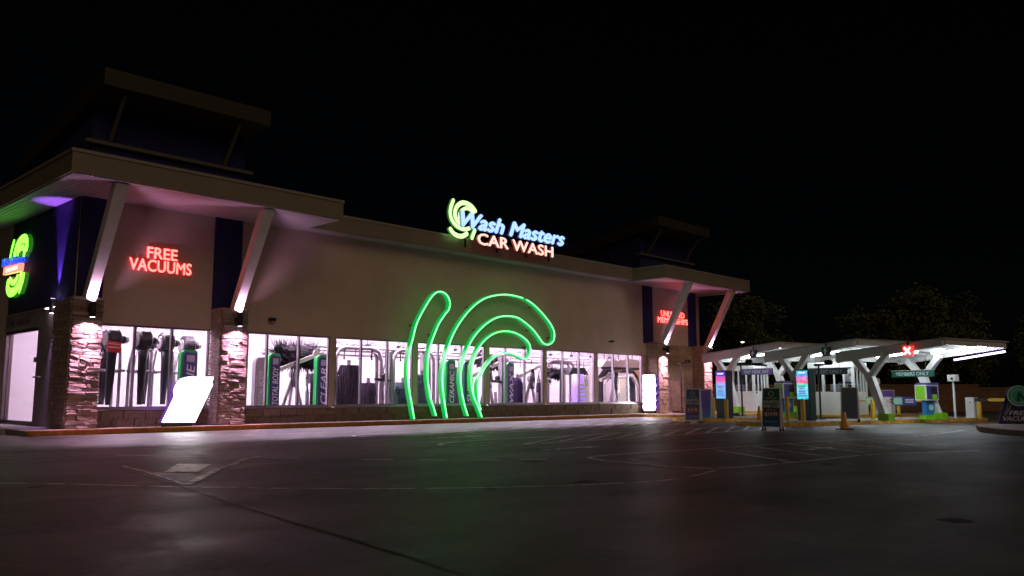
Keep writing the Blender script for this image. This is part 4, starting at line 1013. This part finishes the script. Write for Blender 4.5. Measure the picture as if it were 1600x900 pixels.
# pay stations
def pay(x, y, s, label):
    t = thing('pay_station', label, 'pay station', (x, y, .13), FACE + R(78), s=s)
    box('pedestal', 'blue', t, -.2, .2, -.05, .15, .16, .66, world=False); box('plinth', 'lime', t, -.3, .3, -.1, .2, 0, .16, world=False)
    MB().lathe([(.1, -.056), (.1, -.05)], 20, (0, 0, .42), 'Y').build('emblem', mat('pale_disc', (.35, .6, .55), .5), t, world=False)
    h = box('head', 'white', t, -.28, .28, -.14, .36, .66, 1.2, world=False, bevel=.01)
    for nm, m, b in (('keypad_panel', 'signnavy', (-.24, .24, -.146, -.141, .7, 1.16)), ('screen', 'black', (-.05, .2, -.154, -.147, .9, 1.12)), ('reader', 'lime', (-.02, .18, -.16, -.147, .71, .87))):
        MB().box(*b).build(nm, m, t, world=False)
    MB().box(-.286, -.281, -.1, .32, .7, 1.16).build('side_panel', 'lime', t, world=False)
    box('cap', 'signnavy', t, -.26, .3, -.16, .3, 1.2, 1.27, world=False)
    return t
pay(31.9, 10.15, 1.02, 'pay station with lime side beside the nearest canopy column')
pay(32.1, 15.55, 1.12, 'pay station with lime side left of the cyan menu screen')
pay(34.2, 13.85, 1.1, 'pay station mostly hidden behind the blank slate A board')
# booths
def booth(x, y, s, label, door_right=True):
    t = thing('cashier_booth', label, 'booth', (x, y, .13), FACE + R(20), s=s)
    w_, d_, h_ = .78, .7, 2.0
    box('floor_kerb', 'kerby', t, -w_ - .1, w_ + .1, -d_ - .12, d_ + .1, 0, .08, world=False)
    box('roof', 'white', t, -w_ - .06, w_ + .06, -d_ - .06, d_ + .06, h_ - .2, h_, world=False)
    for sx in (-1, 1):
        for sy in (-1, 1): box('corner_post', 'cream', t, sx * w_ - .05, sx * w_ + .05, sy * d_ - .05, sy * d_ + .05, .08, h_ - .2, world=False)
    for nm, b in (('panel', (-w_ + .05, w_ - .05, -d_ - .02, -d_ + .03, .08, .92)), ('panel', (-w_ + .05, w_ - .05, d_ - .03, d_ + .03, .08, .92)), ('panel', (-w_ - .03, -w_ + .03, -d_ + .05, d_ - .05, .08, .92)), ('door', (w_ - .03, w_ + .03, -d_ + .05, d_ - .05, .08, .92))):
        MB().box(*b).build(nm, 'white' if nm == 'door' else 'cream', t, world=False)
    for x_ in (-.3, .1, .45): box('window_bar', 'white', t, x_ - .03, x_ + .03, -d_ - .01, -d_ + .03, .92, h_ - .2, world=False)
    for y_ in (-.25, .12, .4): box('window_bar', 'white', t, w_ - .02, w_ + .025, y_ - .035, y_ + .035, .92, h_ - .2, world=False)
    for y_ in (-.25, .2): box('window_bar', 'white', t, -w_ - .02, -w_ + .02, y_ - .03, y_ + .03, .92, h_ - .2, world=False)
    MB().add([(-w_ + .05, -d_ + .01, .92), (w_ - .05, -d_ + .01, .92), (w_ - .05, -d_ + .01, h_ - .2), (-w_ + .05, -d_ + .01, h_ - .2)], [(0, 1, 2, 3)]).build('pane', 'glassd', t, world=False)
    MB().add([(w_, -d_ + .05, .92), (w_, d_ - .05, .92), (w_, d_ - .05, h_ - .2), (w_, -d_ + .05, h_ - .2)], [(0, 1, 2, 3)]).build('pane', 'glassd', t, world=False)
    MB().lathe([(.02, 0), (.035, .03), (.02, .06)], 10, (w_ + .03, -d_ + .16, .86), 'X').build('door_knob', 'dark', t, world=False)
    box('desk', 'dark', t, -w_ + .06, w_ - .3, -d_ + .06, -.2, .88, .95, world=False)
    box('register', 'signgrey', t, -.1, .2, -.55, -.3, .95, 1.2, world=False)
    return t
booth(38.4, 20.9, 1.14, 'white glazed cashier booth under the farthest canopy')
booth(33.8, 14.2, 1.08, 'white glazed cashier booth right of the cyan menu screen')
# A boards
def aboard(x, y, w_, h_, rz, label, poster, z=0.0, lines=True):
    t = thing('a_board_sign', label, 'sandwich board', (x, y, z), FACE + rz + R(26))
    T = .15
    for sgn in (1, -1):
        P = []
        for u, w2 in ((-w_ / 2, .1), (w_ / 2, .1), (w_ / 2 * .92, h_), (-w_ / 2 * .92, h_)):
            yy = -sgn * (T * (1 - w2 / h_) + .015)
            P.append((u, yy, w2))
        V = P + [(a, b + sgn * .02, c) for a, b, c in P]
        MB().add(V, [(0, 1, 2, 3), (7, 6, 5, 4), (0, 4, 5, 1), (1, 5, 6, 2), (2, 6, 7, 3), (3, 7, 4, 0)]).build('frame', 'white', t, world=False)
        if sgn == 1:
            Q = [(u * .88, y_ - .004, .1 + (z_ - .1) * .96 + .02) for u, y_, z_ in P]
            MB().add(Q, [(0, 1, 2, 3)]).build('poster', poster, t, world=False)
    for sx in (-1, 1): MB().tube([(sx * (w_ / 2 - .03), -T - .01, .1), (sx * (w_ / 2 - .03), -T - .01, 0)], .022, 6).build('foot', 'rubber', t, world=False); MB().tube([(sx * (w_ / 2 - .03), T + .01, .1), (sx * (w_ / 2 - .03), T + .01, 0)], .022, 6).build('foot', 'rubber', t, world=False)
    if lines:
        Fp = Frame((0, -T - .0, .1), (1, 0, 0), (0, T / (h_ - .0), 1))
        hh = h_ - .1
        def ln(txt, a, b, wd, m):
            flat_text(txt, Fp, -w_ * wd / 2, w_ * wd / 2, hh * a, hh * b, .026, 'lettering', m, t, world=False, bold=.02)
        MB().lathe([(w_ * .11, 0), (w_ * .11, .001)], 18, (0, 0, 0)).v
        ring = MB(); ring.tube([Fp(w_ * .12 * math.cos(k * .4), hh * .85 + w_ * .12 * math.sin(k * .4), .027) for k in range(16)], .012, 5, closed=True); ring.build('emblem', 'lettergrey', t, world=False)
        ln('CAR WASH', .71, .76, .55, 'lettergrey'); ln('UNLIMITED', .60, .68, .8, 'letter'); ln('WASH CLUB', .50, .58, .8, 'letter')
        ln('STARTING AT', .42, .455, .5, 'lettergrey'); ln('$19.99', .27, .38, .62, 'letter'); ln('PER MONTH', .12, .16, .6, 'lettergrey')
    return t
aboard(26.15, 16.2, .56, 1.22, R(6), 'A board with a red price patch by the far tower, white frame', 'post_a')
aboard(29.3, 17.6, .56, 1.2, R(-4), 'purple A board standing behind the white framed one', 'post_b', lines=False)
aboard(22.35, 11.3, .55, 1.2, R(2), 'teal A board standing on the lot between two orange cones', 'post_c')
aboard(27.4, 11.15, .56, 1.12, R(4), 'plain slate A board on the nearest island, orange cone before it', 'post_d', z=.13, lines=False)
t = thing('poster_stand', 'small purple poster frame behind the far gate cabinet', 'sign', (39.2, 14.2, .13), FACE)
box('frame', 'trim', t, -.32, .32, -.02, .02, .2, 1.1, world=False); box('poster', 'purple', t, -.28, .28, -.03, -.02, .25, 1.05, world=False); box('foot', 'dark', t, -.2, .2, -.1, .1, 0, .2, world=False)
# cones
def cone(x, y, label, h=.5):
    t = thing('traffic_cone', label, 'cone', (x, y, 0))
    box('base', 'rubber', t, -.19, .19, -.19, .19, 0, .025, world=False)
    MB().lathe([(.15, .02), (.13, .05), (.035, h), (.02, h + .005)], 20).build('body', 'orange', t, world=False, smooth=True)
cone(28.0, 14.65, 'orange cone standing left of the teal A board', .6); cone(24.6, 10.2, 'orange cone standing in front of the slate A board')
# bollards
def bollard(x, y, h, label, z=.13):
    t = thing('bollard', label, 'bollard', (x, y, z), group='yellow bollards on the pay islands')
    MB().lathe([(.075, 0), (.075, h - .04), (.05, h - .005), (.0, h)], 14, ends=False).build('post', 'yellow', t, world=False, smooth=True)
for x, y, h, lb in ((29.7, 17.5, .80, 'yellow bollard on the island nose left of the violet screen'), (28.35, 16.15, .73, 'yellow bollard right in front of the violet screen'),
                    (34.5, 17.2, .85, 'yellow bollard just right of the teal A board, farther back'), (27.3, 13.25, .82, 'yellow bollard between the teal A board and the cyan screen'),
                    (35.2, 16.85, .82, 'yellow bollard close to the left edge of the cyan screen'), (27.2, 12.65, .74, 'yellow bollard right in front of the cyan screen'),
                    (31.0, 11.8, .73, 'yellow bollard against the leaning column of the nearest canopy'), (38.4, 13.5, .82, 'yellow bollard beside the far gate cabinet'),
                    (34.8, 9.35, .62, 'yellow bollard beside the gate cabinet at the island end'), (31.5, 12.6, .8, 'yellow bollard behind the slate A board')):
    bollard(x, y, h, lb)
# dark camera poles
def pole(x, y, h, label, arm, z=.13, m='dark'):
    t = thing('camera_pole', label, 'pole', (x, y, z), FACE + R(25))
    MB().lathe([(.035, 0), (.035, h)], 10).build('post', m, t, world=False); box('base_plate', m, t, -.14, .14, -.14, .14, 0, .03, world=False)
    box('ballast', 'dark', t, -.45, -.15, -.1, .12, 0, .11, world=False)
    hd = MB(); hd.lathe([(.05, -.14), (.09, -.1), (.09, .1), (.05, .14)], 12, (arm * .35, 0, h + .08), 'X'); hd.build('camera', 'black', t, world=False)
    MB().beam((0, 0, h - .03), (arm * .35, 0, h + .04), .05, .05).build('arm', m, t, world=False)
    box('head', 'black', t, -.14, .14, -.09, .09, h - .04, h + .03, world=False)
pole(35.6, 22.7, 2.4, 'thin dark camera pole against the tan tower wall', 1)
pole(32.0, 17.5, 2.15, 'thin dark camera pole right of the violet screen', 1)
pole(29.8, 13.2, 1.95, 'thin dark camera pole right of the cyan screen', 1)
t = thing('reader_post', 'slim white post with a box head at the end of the nearest island', 'post', (33.3, 9.75, .13), FACE)
MB().lathe([(.04, 0), (.035, 1.42)], 12).build('post', 'white', t, world=False); box('head', 'white', t, -.15, .15, -.12, .14, 1.36, 1.6, world=False, bevel=.01)
MB().lathe([(.05, -.13), (.05, -.12)], 12, (.03, 0, 1.45), 'Y').build('lens', 'dark', t, world=False); MB().lathe([(.12, 0), (.12, .02)], 14).build('foot', 'steel', t, world=False)
t2 = dup(t, (38.8, 14.6, .13), label='slim white post with a box head behind the leaning column')
# gates
def gate(x, y, label, arm, s=1.0):
    t = thing('barrier_gate', label, 'barrier', (x, y, .13), FACE, s=s)
    box('cabinet', 'white', t, -.17, .17, -.13, .17, 0, .78, world=False, bevel=.015); box('slot', 'dark', t, .02, .05, -.142, -.131, .55, .62, world=False)
    if arm:
        box('arm_hub', 'dark', t, .18, .62, -.06, .06, .62, .74, world=False)
        MB().add([(.55, -.02, .68), (.75, -.02, .63), (2.4, -.02, .63), (2.4, -.02, .73), (.75, -.02, .75), (.55, .02, .68), (.75, .02, .63), (2.4, .02, .63), (2.4, .02, .73), (.75, .02, .75)],
                 [(0, 1, 2, 3, 4), (9, 8, 7, 6, 5), (0, 5, 6, 1), (1, 6, 7, 2), (2, 7, 8, 3), (3, 8, 9, 4), (4, 9, 5, 0)]).build('arm', 'yellow', t, world=False)
gate(35.5, 9.8, 'white barrier cabinet with a yellow arm at the end of the nearest island', True)
gate(38.7, 14.0, 'white barrier cabinet with no arm in sight, by a purple poster', False)
# bottle shaped arm boards
def bottle(x, y, label, m1, L=1.0, left=True):
    t = thing('arm_board', label, 'sign', (x, y, .62), FACE + R(10))
    k = -1 if left else 1
    P = [(0, 0), (k * L * .45, 0), (k * L * .55, -.02), (k * L * .75, -.02), (k * L * .9, .06), (k * L, .1), (k * L, .2), (k * L * .9, .24), (k * L * .75, .33), (k * L * .55, .33), (k * L * .45, .3), (0, .3)]
    MB().prism(P if not left else P[::-1], LOC, -.015, .015).build('board', m1, t, world=False)
    c = [(k * L * .52, .03), (k * L * .78, .03), (k * L * .84, .1), (k * L * .84, .22), (k * L * .78, .28), (k * L * .52, .28)]
    MB().prism(c, LOC, .015, .022).build('label_patch', mat('mint_patch', (.35, .62, .45), .5), t, world=False)
    MB().prism([(k * L * .1, .1), (k * L * .4, .1), (k * L * .4, .14), (k * L * .1, .14)], LOC, .015, .022).build('stripe', 'letter', t, world=False)
    MB().prism([(k * L * .1, .18), (k * L * .4, .18), (k * L * .4, .22), (k * L * .1, .22)], LOC, .015, .022).build('stripe', 'letter', t, world=False)
    MB().lathe([(.045, 0), (.03, .09)], 10, (k * (L + .0), 0, .15), 'X').build('tip', 'yellow', t, world=False)
    MB().tube([(0, .03, .15), (-k * .5, .03, .15)], .03, 8).build('arm', 'yellow', t, world=False)
bottle(32.4, 10.75, 'bottle shaped navy and mint board left of the pay station', 'signnavy')
bottle(33.5, 13.0, 'mint round ended board right of the slate A board', mat('mint', (.30, .62, .30), .5), .6, False)
# kerbside free vacuums sign
t = thing('vacuum_sign', 'navy kerbside sign with a teal disc reading FREE VACUUMS, cut by the frame', 'sign', (28.84, 6.74, .13), R(-74))
MB().prism([(-.5, 0), (.6, 0), (.6, .5), (.5, 1.12), (-.18, 1.12), (-.36, .5)], LOC, -.1, 0).build('board', mat('deep_navy', (.05, .04, .20), .4), t, world=False)
d_ = MB(); d_.lathe([(.28, -.022), (.28, -.0)], 28, (.08, -.001, .84), 'Y'); d_.build('disc', mat('teal_disc', (.08, .50, .38), .4), t, world=False)
rg = MB(); rg.tube([(.08 + .29 * math.cos(k * .2244), -.03, .84 + .29 * math.sin(k * .2244)) for k in range(28)], .022, 6, closed=True); rg.tube([(.08 + .2 * math.cos(k * .2244), -.03, .84 + .2 * math.sin(k * .2244)) for k in range(28)], .014, 6, closed=True)
rg.build('ring', mat('pale_teal', (.45, .72, .68), .4), t, world=False)
nz = MB(); nz.beam((.06, -.03, .66), (.1, -.03, .95), .06, .02, up=(0, 1, 0)); nz.beam((.1, -.03, .95), (.22, -.03, .72), .05, .02, up=(0, 1, 0)); nz.build('nozzle_mark', 'signteal', t, world=False)
hs = MB(); hs.tube([(-.12, -.012, .58), (-.2, -.012, .42), (-.3, -.012, .26)], .014, 6); hs.tube([(-.2, -.012, .62), (-.24, -.012, .45), (-.34, -.012, .3)], .01, 6); hs.build('hose_mark', 'lettergrey', t, world=False)
flat_text('FREE', LOC, -.2, .32, .27, .40, .004, 'lettering', 'letter', t, world=False, shear=.3, bold=.03)
flat_text('VACUUMS', LOC, -.36, .52, .10, .23, .004, 'lettering', 'letter', t, world=False, shear=.3, bold=.03)

# ------------------------------------------------------------------ far edge: block wall and trees
Fd = Vector((0.7217, 0.6922, 0)); Fr = Vector((0.6922, -0.7217, 0))
def far_wall(a, b, dep, h, label):
    t = thing('block_wall', label, 'wall', Fd * dep + Fr * a)
    A = Fd * dep + Fr * a; D = Fr
    F = Frame(A, D)
    L = b - a
    MB().prism([(0, 0), (L, 0), (L, h), (0, h)], F, -.2, 0).build('wall_panel', 'fence', t)
    MB().prism([(-.03, h), (L + .03, h), (L + .03, h + .08), (-.03, h + .08)], F, -.24, .05).build('coping', 'fence_cap', t)
    k = 0.0
    while k < L:
        MB().prism([(k, 0), (k + .45, 0), (k + .45, h + .12), (k, h + .12)], F, -.3, .08).build('pillar', 'fence_cap', t); k += 4.2
    z = .22
    while z < h - .1:
        MB().prism([(0.45, z), (L, z), (L, z + .025), (.45, z + .025)], F, -.01, .018).build('course', 'fence_cap', t); z += .24
far_wall(8.0, 28.3, 51.5, 1.55, 'long brown block wall behind the pay lanes')
far_wall(28.4, 46, 53.0, 1.38, 'lower brown block wall at the right edge')
def tree(dep, lat, h, cw, label, seed, n=9000):
    random.seed(seed); p = Fd * dep + Fr * lat
    t = thing('tree', label, 'tree', p, group='dark trees behind the block wall')
    tr = MB(); tr.tube([(0, 0, 0), (.1, .05, h * .25), (-.05, .1, h * .5), (.1, 0, h * .75)], [.32, .25, .17, .06], 9)
    tips = []
    for k in range(9):
        a = k * 2.4; z = h * random.uniform(.22, .6); r = cw * random.uniform(.35, .8)
        e = (r * math.cos(a), r * math.sin(a), min(h * .92, z + h * random.uniform(.15, .35))); tips.append(e)
        tr.tube([(0, 0, z), (e[0] * .5, e[1] * .5, (z + e[2]) / 2 + .2), e], [.13, .09, .03], 6)
    tr.build('trunk', 'bark', t, world=False)
    cl = []
    for k in range(44):
        a = random.uniform(0, 6.28); zz = random.uniform(.24, .97); rr = cw * (1 - abs(zz - .55) * 1.25) * random.uniform(.2, 1.0)
        cl.append((rr * math.cos(a), rr * math.sin(a), h * zz, random.uniform(.5, 1.15) * cw * .3))
    cl += [(e[0], e[1], e[2], cw * .28) for e in tips]
    for mname in ('leaf', 'leaf2'):
        mb = MB()
        for i in range(n // 2):
            c = random.choice(cl); d = Vector((random.gauss(0, 1), random.gauss(0, 1), random.gauss(0, .8))).normalized() * c[3] * random.uniform(.45, 1.05)
            q = Vector(c[:3]) + d; a = Vector((random.uniform(-1, 1), random.uniform(-1, 1), random.uniform(-.6, .6))).normalized() * random.uniform(.08, .15); b = a.orthogonal().normalized() * a.length * .7
            mb.add([q - a, q + b, q + a, q - b], [(0, 1, 2, 3)])
        tag(mb.build('crown', mname, t, world=False), kind='stuff')
tree(62, 17.5, 8.2, 3.6, 'bushy dark tree just right of the far tower, behind the violet screen', 3)
tree(60, 25.5, 6.6, 2.6, 'smaller dark tree behind the middle canopy', 5, 6000)
tree(62, 29.5, 8.8, 3.8, 'tallest dark tree behind the nearest canopy', 8)
tree(66, 34.5, 8.6, 3.6, 'dark tree at the right shoulder of the tallest one', 11)
tree(64, 40.5, 6.8, 3.2, 'low dark tree behind the right end of the wall', 14, 6500)
t = thing('street_lamp', 'far small street lamp shining between the tower and the canopies', 'street lamp', Fd * 58 + Fr * 15.75)
MB().lathe([(.07, 0), (.05, 4.55)], 8).build('post', 'dark', t, world=False); MB().beam((0, 0, 4.5), (-.25, -.25, 4.6), .05, .05).build('arm', 'dark', t, world=False)
MB().lathe([(.06, -.04), (.13, 0), (.06, .04)], 10, (-.25, -.25, 4.58)).build('lamp', 'streetlamp', t, world=False)
